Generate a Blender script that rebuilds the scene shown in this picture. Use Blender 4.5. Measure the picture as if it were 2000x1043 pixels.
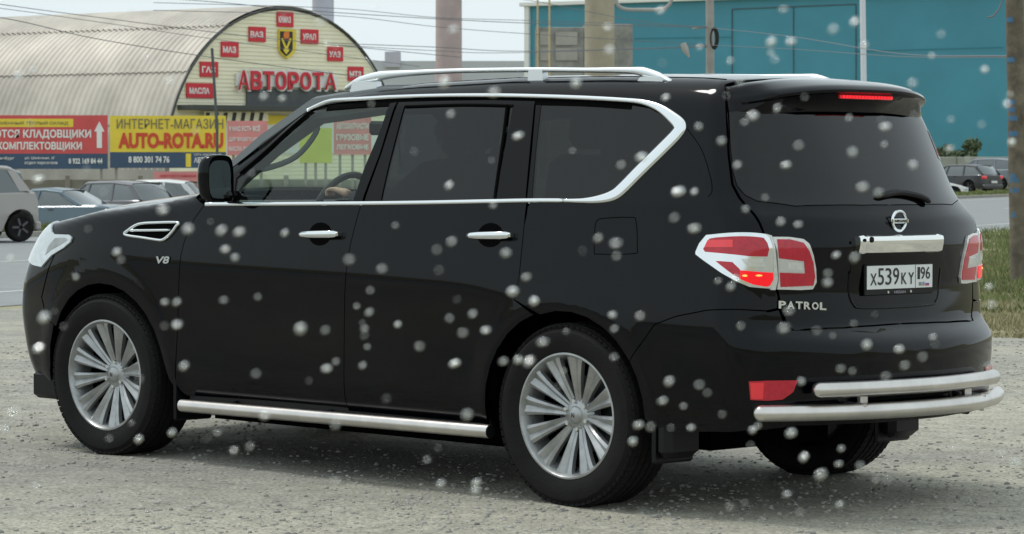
import bpy, math, random
import numpy as np
from mathutils import Vector, Matrix, noise
from mathutils.geometry import delaunay_2d_cdt
random.seed(7); RNG = np.random.default_rng(7)
S = bpy.context.scene
for o in list(bpy.data.objects): bpy.data.objects.remove(o)
COL = S.collection
# ------------------------------------------------------------------ camera, sky, sun, exposure
FPX = 6446.07                      # focal length in pixels of a 2000 px wide frame
EYE = Vector((0, 0, 1.84)); PITCH = -0.03357
cam = bpy.data.cameras.new('camera'); camo = bpy.data.objects.new('camera', cam); COL.objects.link(camo)
camo.location = EYE; camo.rotation_euler = (math.pi/2 + PITCH, 0, 0)
cam.sensor_width = 36; cam.lens = FPX/2000*36; cam.clip_start = .05; cam.clip_end = 6000
cam.dof.use_dof = True; cam.dof.focus_distance = 15.6; cam.dof.aperture_fstop = 15
S.camera = camo
S.render.resolution_x = 1024; S.render.resolution_y = 534
W = bpy.data.worlds.new("World"); S.world = W; W.use_nodes = True
SUN_EL, SUN_AZ = math.radians(62), math.radians(-62)
wn = W.node_tree.nodes; wl = W.node_tree.links; wn.clear()
wo = wn.new('ShaderNodeOutputWorld'); bg = wn.new('ShaderNodeBackground'); sky = wn.new('ShaderNodeTexSky')
sky.sky_type = 'NISHITA'; sky.sun_disc = False; sky.sun_elevation = SUN_EL; sky.sun_rotation = SUN_AZ
sky.dust_density = 4; sky.air_density = 1.2
mx = wn.new('ShaderNodeMix'); mx.data_type = 'RGBA'; mx.inputs[0].default_value = .88   # cloud cover over the blue
tc = wn.new('ShaderNodeTexCoord'); nz = wn.new('ShaderNodeTexNoise'); nz.inputs['Scale'].default_value = 2.2; nz.inputs['Detail'].default_value = 5
cr = wn.new('ShaderNodeValToRGB'); cr.color_ramp.elements[0].position = .3; cr.color_ramp.elements[1].position = .75
cr.color_ramp.elements[0].color = (8.5, 9.6, 10.0, 1); cr.color_ramp.elements[1].color = (9.6, 10.7, 11.0, 1)
wl.new(tc.outputs['Generated'], nz.inputs['Vector']); wl.new(nz.outputs['Fac'], cr.inputs['Fac'])
wl.new(sky.outputs[0], mx.inputs[6]); wl.new(cr.outputs[0], mx.inputs[7]); wl.new(mx.outputs[2], bg.inputs[0])
bg.inputs[1].default_value = .1; wl.new(bg.outputs[0], wo.inputs[0])
sl = bpy.data.lights.new('sun', 'SUN'); sl.energy = 1.5; sl.angle = math.radians(14); sl.color = (1, .97, .93)
so = bpy.data.objects.new('sun', sl); COL.objects.link(so)
so.rotation_euler = Vector((.42, -.22, -.88)).to_track_quat('-Z', 'Y').to_euler()
S.view_settings.view_transform = 'Standard'; S.view_settings.look = 'None'; S.view_settings.gamma = 1
S.view_settings.exposure = 0.0
# ------------------------------------------------------------------ materials
def mat(name, col, rough=.5, metal=0, spec=.5, coat=0, bump=0, bscale=60, var=0, vscale=8, emis=None, es=0, col2=None, obj=False, detail=4):
    m = bpy.data.materials.new(name); m.use_nodes = True
    nt = m.node_tree; b = nt.nodes['Principled BSDF']
    b.inputs['Base Color'].default_value = (*col, 1); b.inputs['Roughness'].default_value = rough
    b.inputs['Metallic'].default_value = metal; b.inputs['Specular IOR Level'].default_value = spec
    b.inputs['Coat Weight'].default_value = coat; b.inputs['Coat Roughness'].default_value = .04
    if emis: b.inputs['Emission Color'].default_value = (*emis, 1); b.inputs['Emission Strength'].default_value = es
    t = None
    if var or bump:
        t = nt.nodes.new('ShaderNodeTexCoord')
    if var:
        n = nt.nodes.new('ShaderNodeTexNoise'); n.inputs['Scale'].default_value = vscale; n.inputs['Detail'].default_value = detail; n.inputs['Roughness'].default_value = .65
        r = nt.nodes.new('ShaderNodeValToRGB'); r.color_ramp.elements[0].position = .3; r.color_ramp.elements[1].position = .7
        c2 = col2 if col2 else tuple(min(1, c*(1+var)) for c in col)
        c1 = tuple(c*(1-var) for c in col)
        r.color_ramp.elements[0].color = (*c1, 1); r.color_ramp.elements[1].color = (*c2, 1)
        nt.links.new(t.outputs['Object'], n.inputs['Vector']); nt.links.new(n.outputs['Fac'], r.inputs['Fac']); nt.links.new(r.outputs[0], b.inputs['Base Color'])
    if bump:
        n = nt.nodes.new('ShaderNodeTexNoise'); n.inputs['Scale'].default_value = bscale; n.inputs['Detail'].default_value = 5
        k = nt.nodes.new('ShaderNodeBump'); k.inputs['Strength'].default_value = bump; k.inputs['Distance'].default_value = .01
        nt.links.new(t.outputs['Object'], n.inputs['Vector']); nt.links.new(n.outputs['Fac'], k.inputs['Height']); nt.links.new(k.outputs[0], b.inputs['Normal'])
    return m
def glass_mat(name, tint, refl=1.5, rough=0.0):
    m = bpy.data.materials.new(name); m.use_nodes = True; nt = m.node_tree; nt.nodes.clear()
    o = nt.nodes.new('ShaderNodeOutputMaterial'); mxs = nt.nodes.new('ShaderNodeMixShader'); fr = nt.nodes.new('ShaderNodeFresnel')
    ge = nt.nodes.new('ShaderNodeNewGeometry'); mi = nt.nodes.new('ShaderNodeMix'); mi.data_type = 'FLOAT'
    mi.inputs[2].default_value = refl; mi.inputs[3].default_value = 1/refl; nt.links.new(ge.outputs['Backfacing'], mi.inputs[0]); nt.links.new(mi.outputs[0], fr.inputs[0])
    tr = nt.nodes.new('ShaderNodeBsdfTransparent'); tr.inputs[0].default_value = (*tint, 1)
    gl = nt.nodes.new('ShaderNodeBsdfGlossy'); gl.inputs['Roughness'].default_value = rough; gl.inputs[0].default_value = (1, 1, 1, 1)
    nt.links.new(fr.outputs[0], mxs.inputs[0]); nt.links.new(tr.outputs[0], mxs.inputs[1]); nt.links.new(gl.outputs[0], mxs.inputs[2]); nt.links.new(mxs.outputs[0], o.inputs[0])
    return m
def water_mat():
    m = bpy.data.materials.new('water_drop'); m.use_nodes = True; b = m.node_tree.nodes['Principled BSDF']
    b.inputs['Transmission Weight'].default_value = 1; b.inputs['Roughness'].default_value = .08; b.inputs['IOR'].default_value = 1.34
    b.inputs['Base Color'].default_value = (.97, 1, .96, 1)
    return m
M = dict(
 paint=mat('black_paint', (.0003, .0009, .0020), .05, spec=.24, var=.5, vscale=3, bump=.012, bscale=2.5),
 plastic=mat('black_plastic', (.004, .004, .005), .5, spec=.3, bump=.1, bscale=400),
 gloss=mat('gloss_black_trim', (.0015, .0015, .002), .12, spec=.22),
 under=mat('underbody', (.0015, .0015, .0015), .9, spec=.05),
 chrome=mat('chrome', (.82, .85, .86), .12, 1),
 chrome2=mat('bright_chrome', (.9, .9, .88), .05, 1),
 satin=mat('satin_aluminium', (.80, .84, .86), .38, .85),
 steel=mat('polished_steel', (.66, .63, .60), .30, 1, bump=.05, bscale=9, var=.12, vscale=6),
 alloy=mat('alloy_rim', (.40, .41, .41), .34, .7, var=.22, vscale=11),
 alloyd=mat('rim_barrel', (.10, .10, .105), .5, .6),
 tyre=mat('tyre_rubber', (.0075, .0072, .0070), .8, spec=.25, bump=.25, bscale=90, var=.35, vscale=7),
 red=mat('red_lens', (.46, .010, .028), .14, coat=.35, var=.16, vscale=45, emis=(1, .01, .04), es=.02),
 redb=mat('bright_red_lens', (.72, .02, .035), .12, coat=1, emis=(1, .02, .02), es=.10),
 redlit=mat('lit_red_lens', (.6, .004, .01), .14, coat=.3, emis=(1, .0, .008), es=.55),
 bulb=mat('lit_bulb', (1, .3, .05), .3, emis=(1, .40, .10), es=1.3),
 led=mat('brake_led', (.9, 0, .01), .3, emis=(1, .005, .02), es=.6),
 clear=mat('clear_lens', (.66, .66, .62), .10, .2, coat=1, var=.12, vscale=60),
 head=mat('headlight_lens', (.60, .66, .68), .08, .35, coat=1, var=.12, vscale=25),
 white=mat('plate_white', (.72, .74, .72), .4),
 ink=mat('plate_ink', (.012, .012, .014), .5),
 grey=mat('plate_grey_text', (.25, .25, .27), .5),
 blue=mat('plate_blue', (.05, .1, .45), .5), pred=mat('plate_red', (.6, .03, .04), .5),
 cabin2=mat('light_cabin_trim', (.10, .115, .12), .7),
 cabin=mat('cabin_trim', (.025, .03, .032), .7), seat=mat('seat_leather', (.03, .032, .035), .5),
 skin=mat('skin', (.55, .33, .24), .5), cloth=mat('dark_jacket', (.02, .022, .028), .9), hair=mat('dark_hair', (.02, .015, .01), .7),
 wind=glass_mat('clear_glass', (.88, .97, .91), 1.45), priv=glass_mat('privacy_glass', (.03, .038, .042), 1.47), mirrorg=mat('mirror_glass', (.55, .65, .65), .03, 1),
)
# ------------------------------------------------------------------ object helpers
def tagp(o, label=None, cat=None, group=None, kind=None):
    if label: o['label'] = label
    if cat: o['category'] = cat
    if group: o['group'] = group
    if kind: o['kind'] = kind
    return o
def empty(name, loc=(0, 0, 0), rz=0, label=None, cat=None, group=None):
    o = bpy.data.objects.new(name, None); COL.objects.link(o); o.location = loc; o.rotation_euler = (0, 0, rz); o.empty_display_size = .2
    return tagp(o, label, cat, group)
def newobj(name, vs, fs, m, parent=None, smooth=True, normals=None, label=None):
    me = bpy.data.meshes.new(name); me.from_pydata([tuple(map(float, v)) for v in vs], [], [tuple(map(int, f)) for f in fs])
    me.materials.append(m)
    if smooth: me.polygons.foreach_set('use_smooth', [True]*len(me.polygons))
    me.update()
    if normals is not None: me.normals_split_custom_set_from_vertices([tuple(map(float, n)) for n in normals])
    o = bpy.data.objects.new(name, me); COL.objects.link(o)
    if parent: o.parent = parent
    if label: o['label'] = label
    return o
class MB:
    def __init__(s): s.v = []; s.f = []
    def add(s, vs, fs):
        k = len(s.v); s.v += [tuple(v) for v in vs]; s.f += [tuple(i+k for i in f) for f in fs]; return s
    def box(s, c, sz, bev=0, R=None):
        x, y, z = [q/2 for q in sz]; vs = []; fs = []
        if bev <= 0:
            vs = [Vector((a*x, b*y, d*z)) for a in (-1, 1) for b in (-1, 1) for d in (-1, 1)]
            fs = [(0, 1, 3, 2), (4, 6, 7, 5), (0, 4, 5, 1), (2, 3, 7, 6), (0, 2, 6, 4), (1, 5, 7, 3)]
        else:
            bev = min(bev, x*.99, y*.99, z*.99)
            def ring(zz, i):
                return [Vector((sx*(x-i) if k else sx*(x-i-bev), sy*(y-i-bev) if k else sy*(y-i), zz)) for sx, sy, ks in ((1, 1, (1, 0)), (-1, 1, (0, 1)), (-1, -1, (1, 0)), (1, -1, (0, 1))) for k in ks]
            rr = [ring(-z, bev*.9), ring(-z+bev, 0), ring(z-bev, 0), ring(z, bev*.9)]
            rr[0] = [Vector((v.x*(x-bev)/x, v.y*(y-bev)/y, -z)) for v in ring(0, 0)]; rr[3] = [Vector((v.x*(x-bev)/x, v.y*(y-bev)/y, z)) for v in ring(0, 0)]
            for r in rr: vs += r
            for j in range(3):
                for i in range(8): fs.append((j*8+i, j*8+(i+1) % 8, (j+1)*8+(i+1) % 8, (j+1)*8+i))
            fs += [tuple(range(7, -1, -1)), tuple(range(24, 32))]
        if R is not None: vs = [R @ v for v in vs]
        c = Vector(c); return s.add([v+c for v in vs], fs)
    def tube(s, pts, r, n=10, cap=True, closed=False):
        pts = [Vector(p) for p in pts]; N = len(pts); rs = r if hasattr(r, '__len__') else [r]*N
        up = None; vs = []
        for i, p in enumerate(pts):
            if closed: t = (pts[(i+1) % N]-pts[i-1]).normalized()
            else: t = (pts[min(i+1, N-1)]-pts[max(i-1, 0)]).normalized()
            if up is None: up = t.orthogonal().normalized()
            up = (up - t*up.dot(t)).normalized(); b = t.cross(up)
            for k in range(n):
                a = 2*math.pi*k/n; vs.append(p + (up*math.cos(a)+b*math.sin(a))*rs[i])
        fs = []
        for i in range(N if closed else N-1):
            j = (i+1) % N
            for k in range(n): fs.append((i*n+k, i*n+(k+1) % n, j*n+(k+1) % n, j*n+k))
        if cap and not closed: fs += [tuple(range(n-1, -1, -1)), tuple((N-1)*n+k for k in range(n))]
        return s.add(vs, fs)
    def prism(s, poly, ax, t):      # poly list of Vector 3D, extruded by vector t
        n = len(poly); t = Vector(t); vs = [Vector(p) for p in poly]+[Vector(p)+t for p in poly]
        fs = [tuple(range(n-1, -1, -1)), tuple(range(n, 2*n))]+[(i, (i+1) % n, n+(i+1) % n, n+i) for i in range(n)]
        return s.add(vs, fs)
    def build(s, name, m, parent=None, smooth=False, label=None):
        o = newobj(name, s.v, s.f, m, parent, smooth, label=label)
        return o
def shade_auto(o, ang=40):
    me = o.data
    me.polygons.foreach_set('use_smooth', [True]*len(me.polygons))
    me.set_sharp_from_angle(angle=math.radians(ang)); return o
def spline(pts, n=8, closed=False):
    P = [Vector(p) for p in pts]; N = len(P); out = []
    for i in range(N if closed else N-1):
        p0 = P[i-1] if (closed or i > 0) else P[0]*2-P[1]; p1 = P[i]; p2 = P[(i+1) % N]
        p3 = P[(i+2) % N] if (closed or i+2 < N) else P[-1]*2-P[-2]
        for k in range(n):
            t = k/n; out.append(.5*((2*p1)+(p2-p0)*t+(2*p0-5*p1+4*p2-p3)*t*t+(3*p1-p0-3*p2+p3)*t**3))
    if not closed: out.append(P[-1])
    return out
def lathe(prof, n, axis='y', arc=None):   # prof: (r, y) pairs
    vs = []; fs = []; m_ = len(prof)
    for k in range(n):
        a = 2*math.pi*k/n
        for r, y in prof: vs.append((r*math.cos(a), y, r*math.sin(a)))
    for k in range(n):
        j = (k+1) % n
        for i in range(m_-1): fs.append((k*m_+i, k*m_+i+1, j*m_+i+1, j*m_+i))
    return vs, fs
def text_obj(body, name, m, parent, origin, xd, yd, w=None, h=None, depth=.004, bold=0, shear=0, label=None, res=3):
    """letters laid with baseline-left corner at origin, running along xd, rising along yd; fitted to w x h"""
    cu = bpy.data.curves.new('t', 'FONT'); cu.body = body; cu.size = 1; cu.extrude = .5; cu.offset = bold; cu.shear = shear; cu.resolution_u = res; cu.space_character = 1.0
    o = bpy.data.objects.new('t', cu); COL.objects.link(o); dg = bpy.context.evaluated_depsgraph_get(); dg.update()
    me = bpy.data.meshes.new_from_object(o.evaluated_get(dg)); bpy.data.objects.remove(o); bpy.data.curves.remove(cu)
    co = np.empty(len(me.vertices)*3); me.vertices.foreach_get('co', co); co = co.reshape(-1, 3)
    if len(co) == 0: return None
    mn, mxx = co[:, :2].min(0), co[:, :2].max(0); sz = mxx-mn
    sx = w/sz[0] if w else h/sz[1]; sy = h/sz[1] if h else sx
    X = Vector(xd).normalized(); Y = Vector(yd).normalized(); Z = X.cross(Y)
    q = np.outer((co[:, 0]-mn[0])*sx, X)+np.outer((co[:, 1]-mn[1])*sy, Y)+np.outer((co[:, 2]+.5)*depth, Z)+np.array(origin)
    me.vertices.foreach_set('co', q.ravel()); me.materials.clear(); me.materials.append(m); me.update()
    ob = bpy.data.objects.new(name, me); COL.objects.link(ob)
    if parent: ob.parent = parent
    if label: ob['label'] = label
    return ob
def tree_copy(o, parent=None):
    c = o.copy(); COL.objects.link(c); c.parent = parent
    for ch in [x for x in bpy.data.objects if x.parent == o]: tree_copy(ch, c)
    return c
# ------------------------------------------------------------------ geometry of the view (world side)
_f = Vector((0, math.cos(PITCH), math.sin(PITCH))); _r = Vector((1, 0, 0)); _u = _r.cross(_f)
def B(u, v, d):
    """world point at distance d (along Y) on the sight line measured at photo point u, v"""
    q = _f + _r*((u-1000)/FPX) - _u*((v-521.5)/FPX); return EYE + q*(d/q.y)
# car frame: x forward, y to its left, z up, origin on the ground under the rear axle
CC = Vector((-9.4993, 11.6436, 1.8198)); _y, _p, _ro, = -.8271, -.0529, -.0002
cf = Vector((math.cos(_y)*math.cos(_p), math.sin(_y)*math.cos(_p), math.sin(_p))); crt = Vector((math.sin(_y), -math.cos(_y), 0)); cup = crt.cross(cf)
Rw = Matrix((_r, _f, _u)).transposed(); Rc = Matrix((crt, cf, cup)).transposed()
R3 = Rw @ Rc.transposed(); CARM = Matrix.Translation(EYE - R3 @ CC) @ R3.to_4x4()
NP = CARM.to_3x3() @ Vector((0, 0, 1)); CP = CARM.translation
def sstep(a, b, x):
    t = min(1, max(0, (x-a)/(b-a))); return t*t*(3-2*t)
RN = Vector((.912, -.410)); RD = Vector((.410, .912))
def GH(x, y):
    """height of the ground"""
    hp = CP.z - (NP.x*(x-CP.x)+NP.y*(y-CP.y))/NP.z
    hp += .012; k = 1-sstep(21, 34, y); side = 1-sstep(10, 30, abs(x)); hp = hp if y > 4 else CP.z-(NP.x*(x-CP.x)+NP.y*(4-CP.y))/NP.z
    h = max(-.5, min(.8, hp))*k*side
    s = x*RN.x+y*RN.y
    dip = -.62*sstep(43.5, 50, -s)*(1-sstep(-6, 4, x))*sstep(60, 72, y)
    bank = .10*sstep(41, 42.5, -s)*(1-sstep(43, 46, -s))
    return h+dip+bank
# ------------------------------------------------------------------ implicit body of the SUV (car frame)
def tab(xs, ys, sig):
    g = np.arange(xs[0]-.3, xs[-1]+.3, .002); y = np.interp(g, xs, ys)
    n = int(sig*3/.002); k = np.exp(-.5*(np.arange(-n, n+1)*.002/sig)**2); k /= k.sum()
    y = np.convolve(np.pad(y, n, 'edge'), k, 'valid')
    return lambda x: np.interp(x, g, y)
t_zc = tab([-1.4, -.5, 0, .25, .6, 1.3, 2.5, 3.07, 3.3, 3.6, 3.9, 4.2], [.84, .85, .89, .93, .985, 1.0, 1.015, 1.04, 1.01, .92, .80, .8], .12)
t_w0 = tab([-1.4, -.9, -.5, 0, .4, 2.6, 3.1, 3.4, 3.7, 4.1], [.93, .962, .984, .990, .984, .984, .988, .975, .92, .80], .12)
t_T0 = tab([-1.3, -1.0, -.9, -.5, 0, .6, 1.2, 1.55, 1.75, 1.92, 2.56, 2.66, 2.8, 3.2, 3.6, 3.78, 3.9, 4.1],
           [1.835, 1.866, 1.884, 1.911, 1.919, 1.914, 1.890, 1.850, 1.815, 1.765, 1.375, 1.358, 1.350, 1.305, 1.225, 1.145, 1.05, .9], .035)
t_cr = tab([-1.3, 1.4, 2.2, 2.6, 2.8, 3.6, 4.0], [.07, .07, .03, .07, .105, .10, .07], .1)
t_Xr = tab([.1, .3, .40, .5, .70, .760, .795, .832, .845, 1.0, 1.18, 1.29, 1.34, 1.55, 1.74, 1.85, 2.1],
           [-1.05, -1.10, -1.15, -1.18, -1.195, -1.192, -1.16, -1.112, -1.098, -1.088, -1.108, -1.085, -1.05, -.95, -.862, -.80, -.7], .012)
t_cx = tab([.1, .76, .84, 1.05, 1.3, 1.40, 1.75, 2.0], [.25, .25, .20, .20, .22, .30, .28, .26], .03)
t_Xf = tab([.1, .35, .5, .7, .90, 1.0, 1.1, 1.18, 1.35, 1.5], [3.84, 3.87, 3.95, 4.0, 3.96, 3.90, 3.81, 3.73, 3.5, 3.3], .04)
def spl(x, k): return k*np.logaddexp(0, x/k)
def Wf(x, z):
    zc = t_zc(x); w = t_w0(x) - .155*spl(z-zc, .018) - .03*spl(zc-z, .05) - .20*spl(z-1.335, .012) - .55*spl(.40-z, .03)
    for wx in (0, 3.075):
        r = np.sqrt((x-wx)**2+(z-.42)**2); w = w + .006*np.exp(-((r-.50)/.055)**2)*(z < 1.1)
    return w
def smax(a, b, k):
    h = np.maximum(k-np.abs(a-b), 0); return np.maximum(a, b)+h*h/(4*k)
def F(P):
    x, y, z = P[:, 0], np.abs(P[:, 1]), P[:, 2]
    fs = y-Wf(x, z)
    yy = np.minimum(y, 1.1)
    ft = (z - (t_T0(x+.17*yy*yy*(x > 1.3)*np.clip((x-1.3)/.5, 0, 1)*(1-np.clip((x-2.5)/.4, 0, 1))) - t_cr(x)*yy**2.3))
    ft = ft*np.where((x > 1.8) & (x < 2.6), .82, 1)
    fr = (t_Xr(z)+t_cx(z)*yy**2.4) - x
    ff = x - (t_Xf(z) - .16*yy**2.6)
    kt = .13 - .085*np.clip((x-1.2)/.5, 0, 1)
    a = smax(fs, ft, kt); a = smax(a, smax(fr, ff, .01), .10)
    return a
def march(O, D, iters=70):
    t = np.zeros(len(O)); bt = t.copy(); bf = np.full(len(O), 1e9)
    for i in range(iters):
        f = F(O+D*t[:, None]); g = np.abs(f) < bf; bt[g] = t[g]; bf[g] = np.abs(f)[g]
        t = np.clip(t+.75*f, -2, 12)
    if bf.max() > .004: print('MISS', len(bf), int((bf > .004).sum()), round(float(bf.max()), 3), [tuple(np.round(q, 2)) for q in (O+D*bt[:, None])[bf > .004][:4]])
    return O+D*bt[:, None]
def gradF(P):
    e = 1.5e-3; g = np.zeros_like(P)
    for i in range(3):
        d = np.zeros(3); d[i] = e; g[:, i] = F(P+d)-F(P-d)
    return g/np.maximum(np.linalg.norm(g, axis=1, keepdims=True), 1e-9)
def pray(u, v):
    return cf + crt*((u-1000)/FPX) - cup*((v-521.5)/FPX)
def P(*uv):
    """points of the body surface met by sight lines measured on the photo"""
    D = np.array([tuple(pray(u, v).normalized()) for u, v in uv]); O = np.repeat(np.array([tuple(CC)]), len(D), 0)
    O = O+D*11.0
    return [Vector(q) for q in march(O, D, 60)]
def PY(u, v, y):
    d = pray(u, v); return CC + d*((y-CC.y)/d.y)
def PX(u, v, x):
    d = pray(u, v); return CC + d*((x-CC.x)/d.x)
def dense(poly, step, closed=True):
    out = []; n = len(poly)
    for i in range(n if closed else n-1):
        a, b = poly[i], poly[(i+1) % n]; k = max(1, int(math.ceil((b-a).length/step)))
        for j in range(k): out.append(a.lerp(b, j/k))
    if not closed: out.append(poly[-1])
    return out
def inpoly(pts, poly):
    x, y = pts[:, 0], pts[:, 1]; r = np.zeros(len(pts), bool); n = len(poly); j = n-1
    for i in range(n):
        xi, yi, xj, yj = *poly[i], *poly[j]
        if yi != yj:
            c = ((yi > y) != (yj > y)) & (x < (xj-xi)*(y-yi)/(yj-yi)+xi); r ^= c
        j = i
    return r
def patch(name, pts, d, m, parent, off=0, flange=.014, shrink=.0022, grid=.03, step=.02, mode='left', label=None, raw=False):
    """skin panel: boundary pts (3D, near the body), looked at along d, fitted onto the body surface. mode left/mirror/both/center"""
    d = Vector(d).normalized(); e1 = d.cross(Vector((0, 0, 1)))
    e1 = Vector((1, 0, 0)) if e1.length < .1 else e1.normalized()
    e2 = e1.cross(d).normalized()
    A_ = np.array([tuple(p) for p in dense([Vector(p) for p in pts], step)], float); fix = A_[:, 1] == 0
    for _ in range(25):
        n_ = gradF(A_); n_[fix, 1] = 0; A_ = A_-n_*np.clip(F(A_), -.05, .05)[:, None]*.6
    q = [Vector(p) for p in A_]
    b2 = np.array([(p.dot(e1), p.dot(e2)) for p in q]); mid = np.abs(A_[:, 1]) < 1e-6
    A = .5*np.sum(b2[:, 0]*np.roll(b2[:, 1], -1)-np.roll(b2[:, 0], -1)*b2[:, 1])
    if A < 0: b2 = b2[::-1].copy(); mid = mid[::-1]
    if shrink:
        ev = np.roll(b2, -1, 0)-b2; ev /= np.maximum(np.linalg.norm(ev, axis=1, keepdims=True), 1e-9)
        nn = np.stack([-ev[:, 1], ev[:, 0]], 1); nn = nn+np.roll(nn, 1, 0); nn /= np.maximum(np.linalg.norm(nn, axis=1, keepdims=True), .5)
        sh = np.full(len(b2), shrink)
        if mode == 'both': sh[mid] = 0
        b2 = b2+nn*sh[:, None]
    lo, hi = b2.min(0), b2.max(0)
    gx, gy = np.meshgrid(np.arange(lo[0]+grid/2, hi[0], grid), np.arange(lo[1]+grid/2, hi[1], grid)); gp = np.stack([gx.ravel(), gy.ravel()], 1)
    if len(gp):
        gp = gp[inpoly(gp, b2)]
    if len(gp):
        keep = np.ones(len(gp), bool)
        for i in range(0, len(gp), 2000):
            dd = np.min(np.linalg.norm(gp[i:i+2000, None]-b2[None], axis=2), axis=1); keep[i:i+2000] = dd > grid*.45
        gp = gp[keep]
    nb = len(b2); allp = [Vector(p) for p in b2]+[Vector(p) for p in gp]
    r = delaunay_2d_cdt(allp, [], [list(range(nb))], 1, 1e-7)
    V2 = np.array([tuple(p) for p in r[0]]); T = np.array([list(t) for t in r[2]])
    O = V2[:, :1]*np.array(e1)+V2[:, 1:]*np.array(e2)-np.array(d)*5.0
    Dm = np.repeat(np.array([tuple(d)]), len(O), 0)
    S3 = march(O, Dm, 80)
    N = gradF(S3)
    if mode in ('both',):
        cz = np.abs(S3[:, 1]) < .012; S3[cz, 1] = 0; N[cz, 1] = 0
    S3 = S3+N*off
    # orientation
    a, b, c = S3[T[:, 0]], S3[T[:, 1]], S3[T[:, 2]]
    fn = np.cross(b-a, c-a); flip = np.sum(fn*N[T[:, 0]], axis=1) < 0
    T[flip] = T[flip][:, ::-1]
    vs = S3.tolist(); ns = N.tolist(); fs = T.tolist()
    if flange:
        # boundary edges of the triangulation
        from collections import defaultdict
        ec = defaultdict(int); eo = {}
        for t in fs:
            for i in range(3):
                e = (t[i], t[(i+1) % 3]); k = (min(e), max(e)); ec[k] += 1; eo[k] = e
        bn = {}
        for k, n_ in ec.items():
            if n_ != 1: continue
            i, j = eo[k]
            if mode == 'both' and S3[i, 1] == 0 and S3[j, 1] == 0: continue
            p, q_ = S3[i], S3[j]; t_ = q_-p; side = np.cross(t_, N[i]); side /= max(np.linalg.norm(side), 1e-9)
            k0 = len(vs)
            vs += [p.tolist(), q_.tolist(), (q_-N[j]*flange).tolist(), (p-N[i]*flange).tolist()]; ns += [side.tolist()]*4
            fs.append([k0+1, k0, k0+3, k0+2])
    vs = np.array(vs); ns = np.array(ns)
    def mir(): 
        v2 = vs.copy(); v2[:, 1] *= -1; n2 = ns.copy(); n2[:, 1] *= -1; return v2, n2, [f[::-1] for f in fs]
    if mode == 'both':
        v2, n2, f2 = mir(); k = len(vs)
        return newobj(name, np.vstack([vs, v2]), fs+[[i+k for i in f] for f in f2], m, parent, True, np.vstack([ns, n2]), label)
    if mode == 'mirror':
        v2, n2, f2 = mir(); newobj(name, v2, f2, m, parent, True, n2, label)
    return newobj(name, vs, fs, m, parent, True, ns, label)
def surf_sweep(name, pts, wid, hgt, m, parent, closed=False, off=.002, mirror=True, n=6, label=None, obj=True, tight=0):
    """a domed strip that follows pts on the body surface; wid may vary along it"""
    ps = spline(pts, n, closed); A = np.array([tuple(p) for p in ps]); N = gradF(A); K = len(ps)
    # pull back to surface
    for _ in range(12): A = A-N*F(A)[:, None]*.8
    N = gradF(A)
    ws = np.interp(np.linspace(0, 1, K), np.linspace(0, 1, len(wid)), wid) if hasattr(wid, '__len__') else np.full(K, wid)
    vs = []; fs = []; c = [(-1, -.5), (-.95, .45), (-.6, .9), (0, 1), (.6, .9), (.95, .45), (1, -.5)]; m_ = len(c)
    for i in range(K):
        a = A[(i+1) % K] if (closed or i < K-1) else A[i]; b = A[i-1] if (closed or i > 0) else A[i]
        t = a-b; t /= max(np.linalg.norm(t), 1e-9); s = np.cross(t, N[i]); s /= max(np.linalg.norm(s), 1e-9)
        for x, h in c: vs.append(A[i]+s*x*ws[i]/2+N[i]*(off+h*hgt))
    for i in range(K if closed else K-1):
        j = (i+1) % K
        for k in range(m_-1): fs.append((i*m_+k, i*m_+k+1, j*m_+k+1, j*m_+k))
    if not closed: fs += [tuple(range(m_)), tuple(range((K-1)*m_+m_-1, (K-1)*m_-1, -1))]
    o = newobj(name, vs, fs, m, parent, True, label=label)
    if mirror:
        v2 = [(v[0], -v[1], v[2]) for v in vs]; newobj(name, v2, [f[::-1] for f in fs], m, parent, True, label=label)
    return o
# ================================================================== THE BLACK SUV
car = empty('suv', label='big black SUV with chrome window line and roof rails, driving across the gravel in front', cat='car')
car.matrix_world = CARM
V = Vector
def arc(cx, cz, r, a0, a1, n, y=.98):
    return [V((cx+r*math.cos(math.radians(a0+(a1-a0)*i/n)), y, cz+r*math.sin(math.radians(a0+(a1-a0)*i/n)))) for i in range(n+1)]
AR = .446; AZ = .425
side = (0, -1, 0)
gapA = P((400, 400), (385, 420), (372, 440), (360, 472), (353, 500), (349, 560), (347, 640), (347, 765))       # fender / front door
gapB = P((706, 398), (697, 428), (685, 475), (678, 515), (673, 580), (672, 680), (678, 792))                    # front / rear door
gapC = P((1030, 392), (1024, 440), (1018, 500), (1013, 548), (1003, 585))                                      # rear door / quarter
beltA = P((400, 400), (550, 399), (706, 398)); beltB = P((706, 398), (860, 396), (1030, 392))
# wheel-arch side of the rear door
archd = [V((AR*math.cos(a)+.0, .98, AZ+AR*math.sin(a))) for a in [math.radians(q) for q in (72, 60, 48, 36, 24, 12, 0)]]
archd = [V((p.x+.035, p.y, p.z)) for p in archd]
sillz = lambda x: V((x, .93, .345))
patch('front_door', beltA+gapB[1:]+[sillz(gapA[-1].x+.01)]+gapA[::-1][:-1], side, M['paint'], car, mode='mirror')
patch('rear_door', beltB+gapC[1:]+[p for p in archd if p.z < gapC[-1].z-.03]+[V((AR+.045, .93, .345)), sillz(gapB[-1].x)]+gapB[::-1][:-1], side, M['paint'], car, mode='mirror')
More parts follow.
